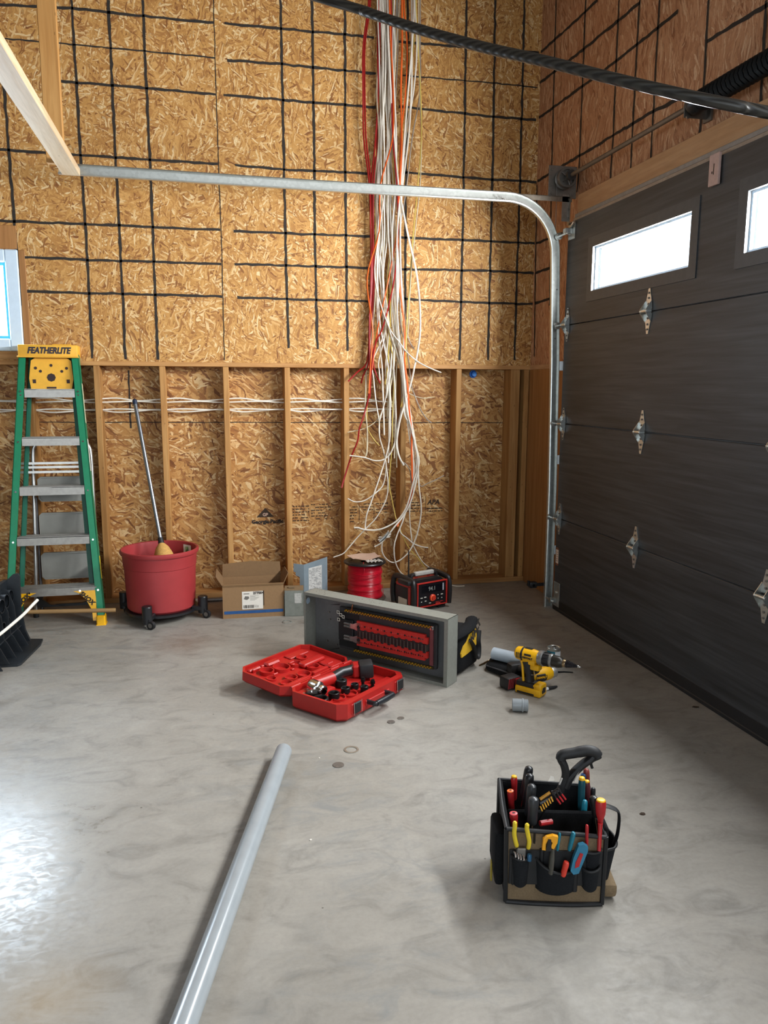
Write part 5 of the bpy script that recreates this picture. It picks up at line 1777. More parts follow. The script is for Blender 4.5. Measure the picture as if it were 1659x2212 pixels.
g = G().tube(spline([(-.012, 0, .055), (-.014, 0, .095), (-.020, 0, .13), (-.026, 0, .158)], 4), [.026, .0245, .0235, .023, .023, .0235, .024, .025, .026, .027, .028, .029, .03], 16, flat=.85)
g.build('grip', BK, dr)
for s in (-1, 1):
    g = G().tube(spline([(-.036, s * .017, .06), (-.04, s * .018, .10), (-.044, s * .019, .14), (-.05, s * .02, .16)], 4), .006, 8)
    g.build('yellow_strip', YELP, dr)
z = .187
g = G().lathe([(.0, -.088), (.022, -.088), (.030, -.080), (.033, -.06), (.033, .0), (.030, .02), (.028, .035), (.0, .035)], (0, 0, z), 24, axis=(1, 0, 0))
g.box((-.045, -.024, z - .042), (.022, .024, z - .01), bev=.008, seg=2)
bd_ = g.build('motor_housing', YELP, dr)
g = G()
for s in (-1, 1):
    for k in range(4):
        g.box((-.072 + .009 * k, s * .0315 - .002, z - .014), (-.068 + .009 * k, s * .0315 + .002, z + .012))
    g.box((-.03, s * .0325 - .001, z + .004), (.006, s * .0325 + .001, z + .015), bev=.001)
g.lathe([(.0332, -.052), (.0336, -.050), (.0336, -.044), (.0332, -.042)], (0, 0, z), 24, axis=(1, 0, 0))
g.box((-.04, -.01, z + .0325), (.0, .01, z + .0345), bev=.001)
g.build('vent', BK, bd_)
text('lettering', 'DEWALT', .013, bd_, (-.012, -.0338, z - .006), (1, 0, 0), (0, 0, 1), INK, bold=.0006)
g = G().box((-.005, -.020, .122), (.042, .020, .152), bev=.006, seg=2)
g.build('front_housing', YELP, dr)
G().tube(spline([(.024, 0, .152), (.032, 0, .138), (.028, 0, .118), (.016, 0, .108)], 4), .010, 10, flat=.9).build('trigger', BK, dr)
G().tube([(.012, -.012, .13), (.025, -.02, .104), (.005, -.02, .10)], .0025, 6).build('belt_clip', GR, dr)
g = G().lathe([(.0, .034), (.034, .034), (.036, .040), (.036, .054), (.032, .058), (.0, .058)], (0, 0, z), 28, axis=(1, 0, 0))
g.build('clutch_collar', GR, dr)
g = G().lathe([(.0, .057), (.030, .057), (.031, .060), (.031, .088), (.029, .092), (.0, .092)], (0, 0, z), 28, axis=(1, 0, 0))
for k in range(12):
    a = 2 * pi * k / 12
    g.box((.060, -.003, .030), (.088, .003, .0335), M=Matrix.Translation((0, 0, z)) @ Matrix.Rotation(a, 4, 'X'))
g.build('torque_ring', BK, dr)
g = G().lathe([(.0, .092), (.031, .092), (.032, .098), (.030, .104), (.0, .104)], (0, 0, z), 28, axis=(1, 0, 0))
g.build('chuck_ring', GR, dr)
g = G().lathe([(.0, .104), (.0275, .104), (.027, .135), (.024, .148), (.018, .156), (.0, .156)], (0, 0, z), 28, axis=(1, 0, 0))
g.build('chuck', plain('dark_chuck', '#3a3732', .35, .5), dr)
g = G().lathe([(.0, .154), (.018, .154), (.0185, .166), (.015, .172), (.0, .172)], (0, 0, z), 24, axis=(1, 0, 0))
g.build('chuck_jaw', plain('bronze_steel', '#a08a6a', .3, .9), dr)
pr = [(.0, .170), (.018, .170)]
for k in range(7):
    r = .018 - .0019 * k
    pr += [(r, .172 + .0075 * k), (r, .1785 + .0075 * k)]
pr += [(.004, .230), (.0, .252)]
bit = G().lathe(pr, (0, 0, z), 20, axis=(1, 0, 0)).build('step_bit', plain('dark_step_bit', '#3c3b40', .28, .8), dr)
G().lathe([(.0058, .224), (.0045, .232), (.0, .254)], (0, 0, z), 16, axis=(1, 0, 0)).build('bit_tip', CHROME, bit)

# second driver lying on its side behind
a = AZ(1150, 1474, .035)
b = AZ(1200, 1466, .035)
dv = thing('impact_driver', 'yellow and black impact driver lying on its side behind the standing drill', 'impact driver', a, (0, 0, math.atan2(b.y - a.y, b.x - a.x)))
g = G().lathe([(.0, -.01), (.020, -.01), (.03, .0), (.034, .02), (.034, .075), (.03, .098), (.025, .105), (.0, .105)], (0, 0, .035), 24, axis=(1, 0, 0))
hb = g.build('motor_housing', YELP, dv)
g = G().lathe([(.0342, .028), (.0352, .03), (.0352, .060), (.0342, .062)], (0, 0, .035), 24, axis=(1, 0, 0), a0=-.2, a1=2.0)
g.box((.0, -.0375, .015), (.052, -.031, .05), bev=.004)
g.build('side_cover', BK, hb)
text('lettering', 'DEWALT', .014, hb, (.028, -.0385, .034), (1, 0, 0), (0, 0, 1), YELP, bold=.0005)
G().lathe([(.0, .104), (.026, .104), (.027, .112), (.024, .128), (.016, .134), (.0, .134)], (0, 0, .035), 24, axis=(1, 0, 0)).build('nose', plain('silver_nose', '#bdbcb8', .35, .7), dv)
G().tube([(.13, 0, .033), (.18, 0, .028), (.235, .004, .016)], [.006, .004, .003], 8).build('driver_bit', DARKST, dv)
G().tube(spline([(.03, .03, .035), (.02, .07, .033), (.005, .12, .03)], 4), .022, 12, flat=.8).build('grip', BK, dv)
G().box((-.045, .12, .0), (.045, .175, .05), bev=.012, seg=2).build('battery', BK, dv)

# red and black battery pack in front of the dark pouch
p = AZ(1108, 1490, 0)
rp = thing('battery_pack', 'red and black tool battery pack on the floor left of the standing drill', 'battery', p, (0, 0, .35))
G().box((-.035, -.005, 0), (.05, .065, .062), bev=.012, seg=2).build('pack_body', BK, rp)
G().box((.010, -.0075, .020), (.042, .0, .056), bev=.003).build('red_panel', REDH, rp)
g = G()
for k in range(4):
    g.tube([(-.034 + .010 * k, -.006, .012), (-.030 + .010 * k, -.007, .060)], .0032, 6)
g.build('red_ridge', plain('dark_red_ridge', '#7b1c20', .3), rp)
# dark pouch
P_ = [AZ(x, y, 0) for x, y in ((1047, 1449), (1095, 1467), (1135, 1480), (1150, 1452), (1108, 1431), (1062, 1430))]
c = sum(P_, Vector()) / 6
po = thing('tool_pouch', 'flat black padded pouch lying under the short grey pipe beside the drill', 'pouch', c)
rows = []
for s, z in ((1, 0), (1.03, .015), (1.0, .035), (.86, .046)):
    ring = []
    for i in range(6):
        A, B = P_[i] - c, P_[(i + 1) % 6] - c
        for t in (0, .33, .66):
            q = A + (B - A) * t
            ring.append(Vector((q.x * s, q.y * s, z)))
    rows.append(ring)
loft(rows).build('pouch_body', BLACKF, po, sub=1)
G().tube(spline([tuple((P_[0] - c) * .95 + Vector((0, 0, .03))), tuple((P_[1] - c) * .98 + Vector((0, 0, .034))), tuple((P_[2] - c) * .95 + Vector((0, 0, .03)))], 5), .0035, 6).build('zipper', plain('grey_zip', '#55565a', .5, .3), po)
# short pipe resting on the pouch
a, b = AZ(1066, 1411, .078), AZ(1124, 1425, .076)
d = (b - a)
sp_ = thing('short_pipe', 'short length of pale grey pipe lying behind the standing drill', 'pipe', a)
g = G()
x_, y_ = g.frame(d)
L_ = d.length + .05
g.lathe([(.029, 0), (.032, 0), (.032, L_), (.029, L_), (.029, 0)], (0, 0, 0), 28, axis=d)
g.build('pipe_wall', PVCPALE, sp_)
for k in range(2):
    aa = (b - a) * (.15 + .7 * k)
# can of cement
p = AZ(1195, 1437, 0)
cn = thing('cement_can', 'small metal can with teal and white label behind the drill tip', 'can', p)
G().lathe([(0, 0), (.033, 0), (.034, .003), (.034, .094), (.0355, .097), (.034, .100), (.030, .098), (.030, .095), (0, .095)], n=32).build('can_body', ZINC, cn)
G().lathe([(.012, .095), (.012, .104), (.0, .105)], n=16).build('cap', CHROME, cn)
G().lathe([(.0346, .012), (.0348, .012), (.0348, .084), (.0346, .084)], n=16, a0=1.3, a1=2.9).build('teal_label', TEALP, cn)
G().lathe([(.0346, .012), (.0348, .012), (.0348, .084), (.0346, .084)], n=16, a0=2.9, a1=5.4).build('white_label', plain('white_label', '#e8ecef', .5), cn)
# marker, drill bits, coupling
a, b = AZ(1168, 1491, .008), AZ(1203, 1483, .008)
mk = thing('marker_pen', 'white marker pen with a black cap poking out beside the drill battery', 'marker', a)
d = b - a
G().tube([(0, 0, 0), tuple(d * .45)], .0075, 12).build('barrel', plain('white_barrel', '#e6e9ee', .35), mk)
G().tube([tuple(d * .44), tuple(d * .75), tuple(d * 1.0)], [.0082, .0078, .005], 12).build('cap', RUBBER, mk)


def twist(name, px0, px1, r, mat, label):
    a, b = AZ(*px0, r + .001), AZ(*px1, r + .001)
    t = thing(name, label, 'drill bit', a, group='loose drill bits')
    d = b - a
    g = G()
    x_, y_ = g.frame(d)
    g.cyl((0, 0, 0), tuple(d * .35), r * .8, n=10)
    g.build('shank', mat, t)
    g = G()
    for ph in (0, pi):
        P = []
        for i in range(30):
            u_ = i / 29
            an = u_ * 14 + ph
            P.append(d * (.33 + .67 * u_) + (x_ * cos(an) + y_ * sin(an)) * r * .55)
        g.tube(P, r * .5, 6)
    g.build('flutes', mat, t)
    return t


twist('drill_bit', (1036, 1437), (1066, 1423), .005, plain('bronze_bit', '#6d5636', .3, .9), 'bronze twist drill bit lying left of the short grey pipe')
a, b = AZ(1104, 1540 - 18, .028), AZ(1139, 1524, .028)
cpg = thing('pipe_coupling', 'grey threaded pipe fitting lying alone in front of the drill', 'pipe fitting', AZ(1124, 1523, .029), (0, 0, math.atan2((b - a).y, (b - a).x)))
g = G().lathe([(.023, -.036), (.0275, -.036), (.0285, -.033), (.0285, .006), (.0315, .007), (.0315, .014), (.027, .015), (.027, .034), (.0245, .035), (.022, .034), (.022, -.036)], (0, 0, 0), 32, axis=(1, 0, 0))
g.build('fitting_body', PVC, cpg)
g = G()
for k in range(4):
    g.lathe([(.0268, .017 + .0045 * k), (.0282, .019 + .0045 * k), (.0268, .021 + .0045 * k)], (0, 0, 0), 32, axis=(1, 0, 0))
g.build('thread', PVC, cpg)

# ================================================================== FLOOR: conduit and knocked-out discs
a = AZ(613, 1622, .0315)
b = AZ(397, 2212, .0315)
d = (b - a).normalized()
end = b + d * 1.1
cnd = thing('conduit_pipe', 'long glossy grey conduit pipe lying on the bare floor in the foreground', 'pipe', (a.x, a.y, 0))
g = G()
L_ = (end - a).length
g.lathe([(.0285, 0), (.0315, 0), (.0315, L_), (.0285, L_), (.0285, 0)], (0, 0, .0315), 40, axis=d)
g.build('pipe_wall', PVC, cnd)


def knock(px, py, r, inner, label, tilt=0.0, name='knockout_disc', cat='metal disc'):
    p = AZ(px, py, 0)
    g = G()
    if inner:
        g.lathe([(r, 0), (r, .0025), (inner, .0025), (inner, 0), (r, 0)], n=32)
    else:
        g.lathe([(0, 0), (r, 0), (r, .0025), (0, .0025)], n=28)
    o = g.build(name, DULL if not inner else ZINC, None, p)
    o.rotation_euler = (tilt, tilt * .4, 0)
    tag(o, label, cat, 'metal rings and discs on the floor')


knock(759, 1620, .030, .022, 'larger open metal ring on the floor below the red case', .015, 'knockout_ring', 'metal ring')
knock(731, 1653, .022, 0, 'flat metal disc on the floor just below the open ring', .01)
knock(845, 1560, .017, 0, 'metal disc on the floor right of the red case, the left of two', .02)
knock(866, 1552, .015, .004, 'small washer-like disc on the floor right of the red case', .02)
knock(620, 1344, .030, .024, 'thin metal ring on the floor in front of the cardboard box', .03, 'locknut_ring', 'metal ring')
rr = random.Random(21)
for i, (px, py, s, m_, lab) in enumerate(((1389, 1759, .012, STAMP, 'dark leaf scrap on the floor right of the open tool bag'), (1503, 1528, .016, STAMP, 'dark leaf scrap on the floor by the foot of the overhead door'),
                                      (690, 1638, .004, PAPER, 'white chip on the floor between the pipe and the metal discs'), (671, 1815, .004, PAPER, 'white chip on the floor right of the long pipe'))):
    p = AZ(px, py, 0)
    g = G()
    pts = [(cos(a) * s * rr.uniform(.5, 1.2), sin(a) * s * rr.uniform(.4, .8)) for a in [2 * pi * k / 7 for k in range(7)]]
    g.prism(pts, (0, 0, .0), (1, 0, 0), (0, 1, 0), .003)
    tag(g.build('floor_scrap', m_, None, p, 0), lab, 'debris')
p0, p1 = AY(450, 1297, -.08), AY(478, 1297, -.08)
g = G().cyl((p0.x - .02, -.10, .0135), (p1.x + .05, -.10, .0135), .013, n=14)
solo(g, 'metal_tube', DULL, 'dull metal tube on the floor between the red bin and the cardboard box', 'tube')

# ================================================================== OPEN TOOL BAG
BO = Vector((-1.411, -3.45, 0))
U_ = Vector((.9655, -.2602, 0))
V_ = Vector((.2602, .9655, 0))
RZ = math.atan2(U_.y, U_.x)
MB_ = Matrix.Translation(BO) @ Matrix.Rotation(RZ, 4, 'Z')
MBI = MB_.inverted()


def bp(cx, cy, v):
    """point of the bag close-up on the upright plane v metres behind the bag front, in bag coordinates"""
    return MBI @ on_plane(1020 + cx / 4.366, 1580 + cy / 4.365, BO + V_ * v, V_)


bag = thing('open_tool_bag', 'open black and tan tool bag full of hand tools in the right foreground', 'tool bag', BO, (0, 0, RZ))
BW_, BD_, FH, BHt = .268, .215, .222, .258
t = .007
# front, back and side walls, floor
G().prism([(0, 0), (BW_, 0), (BW_ + .002, FH - .012), (BW_ * .72, FH - .004), (BW_ * .35, FH + .002), (-.004, FH + .008)], (0, 0, 0), (1, 0, 0), (0, 0.0, 1), -t).build('front_wall', TANF, bag, smooth=0)
G().prism([(0, 0), (BW_, 0), (BW_ + .002, BHt - .01), (0, BHt)], (0, BD_ - t, 0), (1, 0, 0), (0, 0, 1), -t).build('back_wall', BLACKF, bag, smooth=0)
for x, h0, h1 in ((-.002, FH + .006, BHt + .004), (BW_ - t + .003, FH - .01, BHt - .012)):
    G().prism([(t, 0), (BD_ - t, 0), (BD_ - t, h1), (BD_ * .5, (h0 + h1) / 2 - .008), (t, h0)], (x, 0, 0), (0, 1, 0), (0, 0, 1), t).build('side_wall', BLACKF, bag, smooth=0)
G().box((t, t, .004), (BW_ - t, BD_ - t, .012)).build('bag_floor', BLACKF, bag, smooth=0)
# lower sleeve that hides tool shafts: padded inner divider
G().box((t + .002, BD_ * .47, .012), (BW_ - t - .002, BD_ * .47 + .012, .225), bev=.005).build('divider', BLACKF, bag)
# black binding round the edges
g = G()
e = .0065
g.tube([(-.002, -.001, .006), (-.006, -.001, FH + .006)], e, 8).tube([(BW_ + .001, -.001, .006), (BW_ + .003, -.001, FH - .010)], e, 8)
g.tube(spline([(-.006, -.001, FH + .006), (BW_ * .35, -.002, FH + .001), (BW_ * .72, -.002, FH - .005), (BW_ + .003, -.001, FH - .012)], 5), e, 8)
g.tube(spline([(-.002, -.001, .006), (BW_ * .3, -.006, .005), (BW_ * .7, -.007, .005), (BW_, -.001, .006)], 4), e, 8)
g.tube(spline([(-.006, .0, FH + .006), (-.006, BD_ * .5, FH + .012), (-.004, BD_, BHt + .004)], 5), e * .8, 8)
g.tube(spline([(BW_ + .003, .0, FH - .012), (BW_ + .003, BD_ * .5, FH + .0), (BW_, BD_, BHt - .01)], 5), e * .8, 8)
g.tube([(-.004, BD_, BHt + .004), (-.004, BD_, .006)], e * .8, 8).tube([(-.004, BD_, BHt + .004), (BW_, BD_, BHt - .01)], e * .6, 8).tube([(BW_, BD_, BHt - .01), (BW_, BD_, .006)], e * .8, 8)
g.tube([(BW_ * .27, -.004, .19), (BW_ * .27, -.004, FH)], .006, 6, flat=.5)
g.build('edge_binding', RUBBER, bag)


def pocket(poly, depth, mat, bot, name='front_pocket', O=(0, -.001, 0), X=(1, 0, 0)):
    """bulging open-topped pouch sewn on a wall: poly is (x,z) outline, bulges outward"""
    O, X = Vector(O), Vector(X)
    Nn = X.cross(Vector((0, 0, 1)))
    xs = [p[0] for p in poly]
    x0, x1 = min(xs), max(xs)
    g = G()
    nx, nz = 10, 6
    idx = {}
    top = poly[0][1], poly[1][1]
    sag = poly[2][1] if len(poly) > 2 else 0
    for j in range(nz + 1):
        for i in range(nx + 1):
            u = i / nx
            zt = top[0] + (top[1] - top[0]) * u - sag * 4 * u * (1 - u)
            zb = bot - .010 * 4 * u * (1 - u)
            w = j / nz
            bul = depth * (4 * u * (1 - u)) ** .5 * (.55 + .45 * w)
            inset = .005 * (1 - w) * (1 if u > .5 else -1) * abs(2 * u - 1)
            p = O + X * (x0 + (x1 - x0) * u - inset) + Nn * bul + Vector((0, 0, zb + (zt - zb) * w))
            g.v.append(tuple(p))
    k = nx + 1
    for j in range(nz):
        for i in range(nx):
            a = j * k + i
            g.f.append((a, a + 1, a + k + 1, a + k))
    base = len(g.v)
    g.v += [tuple(Vector(p) - Nn * .004) for p in g.v[:base]]
    for j in range(nz):
        for i in range(nx):
            a = base + j * k + i
            g.f.append((a, a + k, a + k + 1, a + 1))
    for i in range(nx):
        a = nz * k + i
        g.f.append((a, a + 1, base + a + 1, base + a))
        g.f.append((i, base + i, base + i + 1, i + 1))
    for j in range(nz):
        for i in (0, nx):
            a = j * k + i
            g.f.append((a, a + k, base + a + k, base + a))
    g.m = [0] * len(g.f)
    o = g.build(name, mat, bag, smooth=60)
    h = G().tube([Vector(g.v[nz * k + i]) for i in range(nx + 1)], .0038, 6)
    h.build('pocket_hem', RUBBER, o)
    return o


def bx(cx, cy, v=-.02):
    q = bp(cx, cy, v)
    return q.x, q.z


a, b = bx(372, 1190), bx(556, 1200)
pocket([(a[0], a[1]), (b[0], b[1]), (b[0], .002)], .026, GREYF, bx(460, 1455)[1])
a, b = bx(600, 1215), bx(1010, 1290)
pocket([(a[0], a[1]), (b[0], b[1]), (a[0], .018)], .034, GREYF, bx(800, 1520)[1])
a, b = bx(1035, 1310), bx(1222, 1290)
pocket([(a[0], a[1]), (b[0], b[1]), (a[0], .004)], .026, GREYF, bx(1120, 1500)[1])
a, b = bx(1060, 1140, -.012), bx(1228, 1130, -.012)
pocket([(a[0], a[1]), (b[0], b[1]), (a[0], .004)], .014, GREYF, bx(1120, 1330, -.012)[1])
g = G().box((.088, -.012, .045), (.100, -.001, .175), bev=.003).box((.012, -.010, .06), (.02, -.001, .17), bev=.003).box((.182, -.012, .045), (.196, -.001, .16), bev=.003)
g.box((.004, -.006, .062), (.264, -.001, .168), bev=.002)
g.build('webbing', RUBBER, bag)
# right side pocket with its loop strap, left side pouches
rp_ = pocket([(.03, .150), (.165, .150), (.03, .004)], .045, GREYF, .052, 'side_pocket', (BW_ + .012, 0, 0), (0, 1, 0))
G().box((BW_ + .004, .02, .06), (BW_ + .016, .17, .225), bev=.004).build('side_backing', BLACKF, bag)
G().box((BW_ + .004, .02, .008), (BW_ + .05, .16, .05), bev=.012, seg=2).build('side_base', TANF, bag)
g = G().tube(spline([(BW_ + .01, .10, .25), (BW_ + .04, .10, .243), (BW_ + .063, .10, .225), (BW_ + .06, .09, .17), (BW_ + .05, .09, .13)], 5), .013, 8, flat=.3)
g.build('loop_strap', RUBBER, bag)
g = G().box((-.036, .02, .065), (-.004, .14, .20), bev=.012, seg=2).box((-.03, .03, .03), (-.004, .13, .075), bev=.010, seg=2)
g.build('side_pouch', BLACKF, bag)
G().box((-.040, .05, .03), (-.035, .07, .09), bev=.002).build('yellow_tag', plain('yellow_webbing', '#9b8a2a', .7), bag)
# carrying handle on straps
vh = BD_ * .5
H = [bp(x, y, vh) for x, y in ((940, 470), (915, 400), (870, 310), (835, 262), (852, 222), (960, 202), (1080, 182), (1150, 194), (1183, 232))]
g = G().tube(spline([tuple(p) for p in H[3:]], 5), [.0150] * 12 + [.0160] * 14, 12)
g.build('handle_grip', RUBBER, bag)
g = G().tube(spline([tuple(p) for p in ([bp(830, 560, vh), bp(880, 430, vh), bp(870, 330, vh), bp(835, 262, vh)])], 5), .0155, 10, flat=.75)
g.build('handle_strap', RUBBER, bag)
g = G().tube(spline([tuple(p) for p in ([bp(880, 520, vh), bp(930, 420, vh), bp(1030, 320, vh), bp(1110, 262, vh), bp(1140, 225, vh + .004)])], 5), .0160, 10, flat=.75)
g.build('handle_strap', RUBBER, bag)
g = G().tube(spline([tuple(p) for p in ([bp(1160, 185, vh), bp(1205, 235, vh), bp(1195, 250, vh), bp(1140, 275, vh), bp(1120, 300, vh), bp(1132, 345, vh)])], 5), .0045, 6)
g.build('loose_webbing', RUBBER, bag)
g = G().tube([bp(1030, 340, vh - .012), bp(990, 400, vh - .012), bp(958, 470, vh - .012)], .0035, 6, flat=.5).tube([bp(848, 440, vh - .014), bp(822, 500, vh - .014)], .0025, 6)
g.build('reflective_stitch', plain('pale_stitch', '#c9c7c0', .5), bag)
G().prism([(0, 0), (.020, .002), (.017, .014), (.008, .016)], bp(715, 470, vh - .006), (1, 0, 0), (0, .5, .85), .002).build('care_tag', PAPER, bag, smooth=0)
g = G().tube([bp(760, 570, vh), bp(690, 720, vh), bp(620, 840, vh)], .010, 8, flat=.35)
g.build('inner_strap', RUBBER, bag)


def handle(name, p_top, p_low, v, r, mats, label, cat, taper=.8, shaft=None, cap=None, ring=None, group='hand tools in the open tool bag', dv=0.0, oval=1.0):
    """a tool handle standing in the bag: rounded grip with optional cap, hang-hole ring and steel shaft going down"""
    a, b = bp(*p_top, v), bp(*p_low, v + dv)
    b.z = max(b.z, .03)
    a, b = MB_ @ a, MB_ @ b
    t_ = thing(name, label, cat, tuple(b), (0, 0, 0), group)
    d = a - b
    L = d.length
    n_ = d.normalized()
    P = [n_ * (L * f) for f in (0, .06, .2, .45, .7, .86, .95, .985, 1.0)]
    R = [r * f for f in (taper * .8, taper * .95, taper, .92, 1.0, 1.0, .88, .62, .12)]
    G().tube(P, R, 16, flat=oval).build('grip', mats, t_)
    if cap:
        G().tube([n_ * (L * .955), n_ * L * .975, n_ * (L * 1.0), n_ * (L * 1.012)], [r * .90, r * .86, r * .72, .001], 16, flat=oval).build('end_cap', cap, t_)
    if ring:
        G().lathe([(r * .96, L * .955), (r * .96, L * .985), (r * .7, L * 1.01), (r * .38, L * 1.012), (r * .36, L * .99), (.0, L * .985)], (0, 0, 0), 20, axis=n_).build('end_cap', ring, t_)
        G().cyl(n_ * (L * .992), n_ * (L * 1.002), r * .34, n=8).build('hang_hole', RUBBER, t_)
    if shaft:
        low = max(.014, b.z - shaft)
        G().cyl((0, 0, 0), tuple(n_ * -(b.z - low) / max(.2, n_.z)), r * .3, n=10).build('shaft', CHROME, t_)
    return t_


ND = 'black-gripped driver in the open tool bag, '
handle('nut_driver', (540, 330), (480, 640), .178, .0135, BLACKP, ND + 'rearmost of the row of four', 'nut driver', .95, .1)
handle('nut_driver', (545, 400), (505, 700), .145, .0135, BLACKP, ND + 'second from the back of the row of four', 'nut driver', .95, .1)
handle('nut_driver', (565, 498), (530, 790), .095, .0140, plain('slate_grip', '#2a2d30', .35), ND + 'third from the back of the row of four', 'nut driver', .95, .1)
handle('nut_driver', (580, 620), (565, 870), .048, .0152, plain('slate_grip_light', '#303336', .35), ND + 'nearest and largest of the row of four', 'nut driver', .95, .1)
handle('screwdriver', (395, 418), (396, 640), .205, .0098, REDH, 'red screwdriver handle with yellow end at the rear left corner of the open bag', 'screwdriver', .9, .08, cap=YELP)
handle('screwdriver', (360, 555), (372, 760), .16, .0105, REDH, 'screwdriver with an orange ring end at the left of the open bag', 'screwdriver', .9, .08, ring=ORH)
handle('screwdriver', (390, 768), (398, 900), .055, .0120, REDH, 'screwdriver with a faded pink ring end near the bag front left', 'screwdriver', .9, .08, ring=PINKH)
handle('screwdriver', (1215, 640), (1208, 880), .02, .0145, REDH, 'large red screwdriver with a yellow end at the right of the bag front', 'screwdriver', .55, .0, cap=YELP)
q0, q1 = MB_ @ bp(1208, 870, .005), MB_ @ bp(1196, 1125, -.014)
t_ = thing('screwdriver_sleeve', 'red insulated blade below the large red screwdriver on the bag front', 'screwdriver blade', tuple(q1), group='hand tools in the open tool bag')
G().tube([(0, 0, 0), tuple((q0 - q1) * .8), tuple(q0 - q1)], [.0055, .006, .007], 12).build('insulated_blade', REDH, t_)
handle('screwdriver', (1036, 432), (1020, 900), .15, .0105, NAVYH, 'dark teal screwdriver with a yellow end right of the bag handle', 'screwdriver', .8, .05, cap=YELP)
handle('screwdriver', (1082, 462), (1100, 740), .165, .0085, plain('dark_maroon_handle', '#5a2328', .4), 'slim dark screwdriver with a yellow end rightmost behind the bag handle', 'screwdriver', .8, .05, cap=YELP)
handle('screwdriver', (1048, 395), (1052, 560), .20, .0085, plain('blue_red_handle', '#2b4f7c', .4), 'blue screwdriver handle just behind the bag handle strap', 'screwdriver', .85, .08)
handle('screwdriver', (1074, 350), (1090, 560), .205, .0092, plain('brown_red_handle', '#7d332b', .45), 'dull red screwdriver handle behind the right bag strap', 'screwdriver', .85, .08)
handle('screwdriver', (1064, 645), (1046, 900), .12, .0082, TEALP, 'bright blue slim screwdriver standing in the middle right of the bag', 'screwdriver', .8, .05)
handle('pliers_handle', (1142, 528), (1130, 760), .17, .0075, BLACKP, 'thin black tool handle near the rear right corner of the bag', 'hand tool', .9, .08)
handle('pliers_handle', (1140, 610), (1165, 800), .07, .012, BLACKP, 'fat black tool handle behind the large red screwdriver', 'hand tool', .9, .08)
# yellow pliers in the front left pocket
tp = bp(460, 1120, -.016)
pl = thing('yellow_pliers', 'pliers with two yellow handles in the front left pocket of the open bag', 'pliers', MB_ @ tp, (0, 0, RZ), 'hand tools in the open tool bag')
for pts in (((403, 848), (402, 900), (396, 960), (405, 1020), (422, 1085)), ((519, 868), (516, 920), (528, 980), (538, 1040), (528, 1105))):
    G().tube(spline([tuple(bp(x, y, -.010) - tp) for x, y in pts], 5), [.0035] + [.0062] * 19 + [.005], 12).build('handle', plain('soft_yellow_grip', '#dcc22c', .4), pl)
G().box((-.012, -.004, -.03), (.014, .006, .006), bev=.003).build('jaws', DULL, pl)
for i, (x, y) in enumerate(((412, 1150), (440, 1165), (462, 1172), (490, 1178))):
    q0 = MB_ @ bp(x, y + 40, -.030)
    q1 = MB_ @ bp(x - 8, y - 12, -.022)
    t_ = thing('hex_key', 'silver hex key standing in the front left pocket of the open bag', 'hex key', tuple(q0), group='hex keys in the front pocket')
    G().tube([(0, 0, 0), tuple(q1 - q0), tuple((q1 - q0) + Vector((-.004, 0, .001)))], .0022, 6).build('key_rod', CHROME, t_)
q0 = MB_ @ bp(540, 1170, -.024)
t_ = thing('blue_socket', 'small blue socket beside the hex keys in the front left pocket', 'socket', tuple(q0), group='hand tools in the open tool bag')
G().lathe([(.0, -.015), (.0065, -.015), (.0068, .0), (.005, .004), (0, .004)], n=14).build('socket_body', plain('steel_blue', '#2a5a7d', .3, .4), t_)
# yellow wire stripper with grey body
tp = bp(735, 1180, -.022)
wt = thing('wire_stripper', 'yellow and black wire stripper with a grey body in the wide front pocket', 'wire stripper', MB_ @ tp, (0, 0, RZ), 'hand tools in the open tool bag')
pts = [bp(x, y, -.022) - tp for x, y in ((655, 1105), (668, 1010), (700, 985), (760, 972), (808, 985), (800, 1040), (765, 1100), (735, 1085), (755, 1035), (712, 1010), (690, 1050), (690, 1110))]
g = G().prism([(p.x, p.z) for p in pts], (0, .005, 0), (1, 0, 0), (0, 0, 1), .012)
g.build('yellow_head', plain('orange_yellow_tool', '#f2a81d', .4), wt, smooth=0)
pts = [bp(x, y, -.022) - tp for x, y in ((690, 1110), (712, 1000), (740, 1005), (742, 1110))]
G().prism([(p.x, p.z) for p in pts], (0, .002, 0), (1, 0, 0), (0, 0, 1), .012).build('black_lever', BLACKP, wt, smooth=0)
p0, p1 = bp(760, 1110, -.026) - tp, bp(738, 1330, -.026) - tp
G().tube([tuple(p0), tuple(p0 * .6 + p1 * .4), tuple(p1)], [.008, .0125, .0125], 12, flat=.6).build('grey_body', plain('grey_green_grip', '#4d4c45', .5), wt)
# blue knife
tp = bp(1000, 1200, -.028)
kn_ = thing('folding_knife', 'blue utility knife with a red inlay leaning in the wide front pocket', 'knife', MB_ @ tp, (0, 0, RZ), 'hand tools in the open tool bag')
pts = [bp(x, y, -.028) - tp for x, y in ((1000, 1062), (1045, 1050), (1088, 1078), (1085, 1120), (1000, 1325), (950, 1335), (922, 1300), (950, 1180))]
G().prism([(p.x, p.z) for p in pts], (0, .006, 0), (1, 0, 0), (0, 0, 1), .014).build('knife_body', plain('dusty_blue_plastic', '#2f7c9c', .4), kn_, smooth=0)
pts = [bp(x, y, -.036) - bp(1000, 1200, -.036) for x, y in ((1012, 1128), (1040, 1138), (1000, 1255), (962, 1270), (968, 1220))]
G().prism([(p.x, p.z) for p in pts], (0, -.0075, 0), (1, 0, 0), (0, 0, 1), .003).build('red_inlay', REDH, kn_, smooth=0)
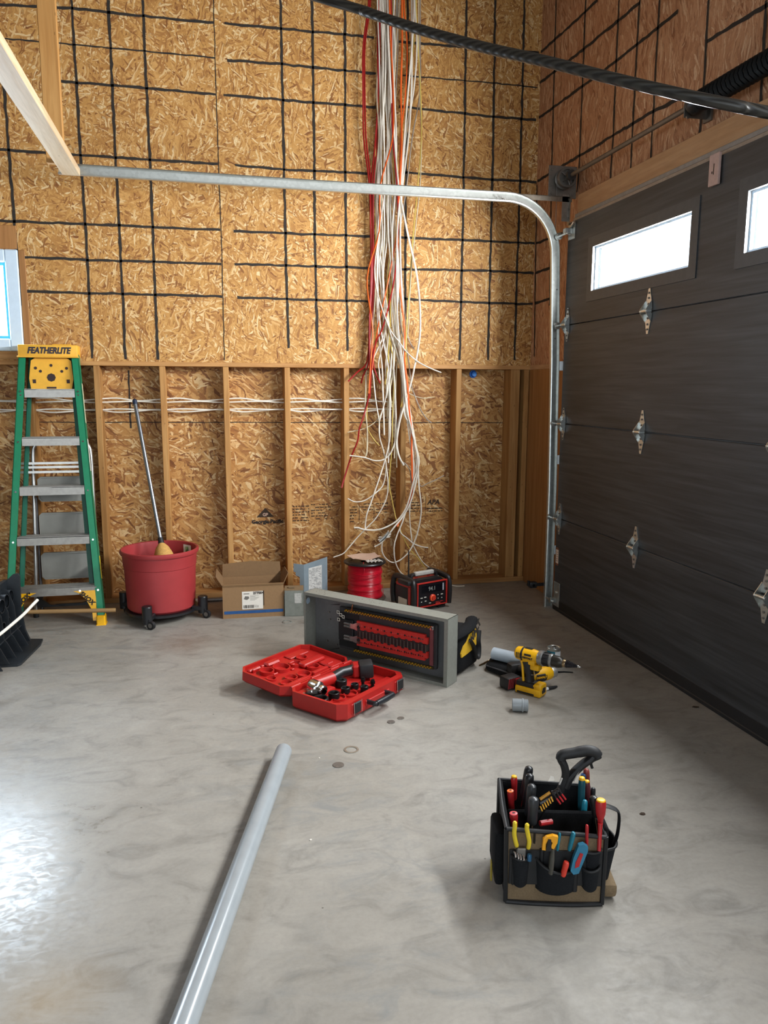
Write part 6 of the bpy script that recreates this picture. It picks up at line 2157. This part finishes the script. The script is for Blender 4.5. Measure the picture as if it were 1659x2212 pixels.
# orange-red tool, blue and red plier handles along the bag front
handle('cutter', (892, 1225), (855, 1360), -.034, .0098, plain('orange_red_grip', '#e2412f', .4), 'short orange-red tool end low in the wide front pocket', 'hand tool', .95, oval=.8)
handle('blue_pliers', (825, 955), (803, 1120), -.012, .0058, TEALP, 'blue plier handle behind the yellow wire stripper', 'pliers', .9, oval=.7)
handle('blue_pliers', (958, 948), (915, 1120), -.012, .0082, TEALP, 'blue plier handle above the red inlaid knife', 'pliers', .9, oval=.7)
handle('red_pliers', (1083, 878), (1080, 1070), -.010, .0058, REDH, 'thin red plier handle left of the large red screwdriver', 'pliers', .95, oval=.8)
q0, q1 = MB_ @ bp(640, 868, .04), MB_ @ bp(750, 850, .055)
t_ = thing('red_tester', 'dark red tool lying in the bottom of the bag behind its front edge', 'hand tool', tuple(q0), group='hand tools in the open tool bag')
G().tube([(0, 0, 0), tuple(q1 - q0)], .008, 10).build('tester_body', REDH, t_)
# bit holder clipped to the strap: a row of gold bits and a row of red-tipped bits
q = MB_ @ bp(735, 640, .07)
bh = thing('bit_holder', 'strip of gold and red-tipped driver bits clipped to the bag handle strap', 'bit holder', tuple(q), group=None)
pa_, pb_ = MB_ @ bp(640, 640, .07) - q, MB_ @ bp(735, 575, .075) - q
G().tube([tuple(pa_), tuple(pb_)], .0045, 8).build('holder_strip', plain('ochre_strip', '#b98326', .5), bh)
pc_, pd_ = MB_ @ bp(755, 590, .075) - q, MB_ @ bp(830, 545, .08) - q
G().tube([tuple(pa_ + Vector((0, 0, -.012))), tuple(pc_ + Vector((0, 0, -.008)))], .007, 8).tube([tuple(pc_), tuple(pd_)], .007, 8).build('holder_body', BLACKP, bh)
for i in range(6):
    x, y = 652 + 20 * i, 725 - 18 * i
    p0 = MB_ @ bp(x - 10, y - 22, .066) - q
    p1 = MB_ @ bp(x + 10, y + 26, .062) - q
    G().cyl(tuple(p0), tuple(p1), .0024, n=8).build('driver_bit', plain('gold_bit', '#d9a33c', .3, .6), bh)
for i in range(3):
    x, y = 805 + 25 * i, 635 - 20 * i
    p0 = MB_ @ bp(x - 40, y - 55, .068) - q
    pm = MB_ @ bp(x - 10, y - 5, .066) - q
    p1 = MB_ @ bp(x + 28, y + 48, .063) - q
    bt_ = G().cyl(tuple(p0), tuple(pm), .0026, n=8).build('driver_bit', plain('dark_bit', '#4a4748', .3, .7), bh)
    G().cyl(tuple(pm), tuple(p1), .0028, n=8).build('red_sleeve', REDH, bt_)
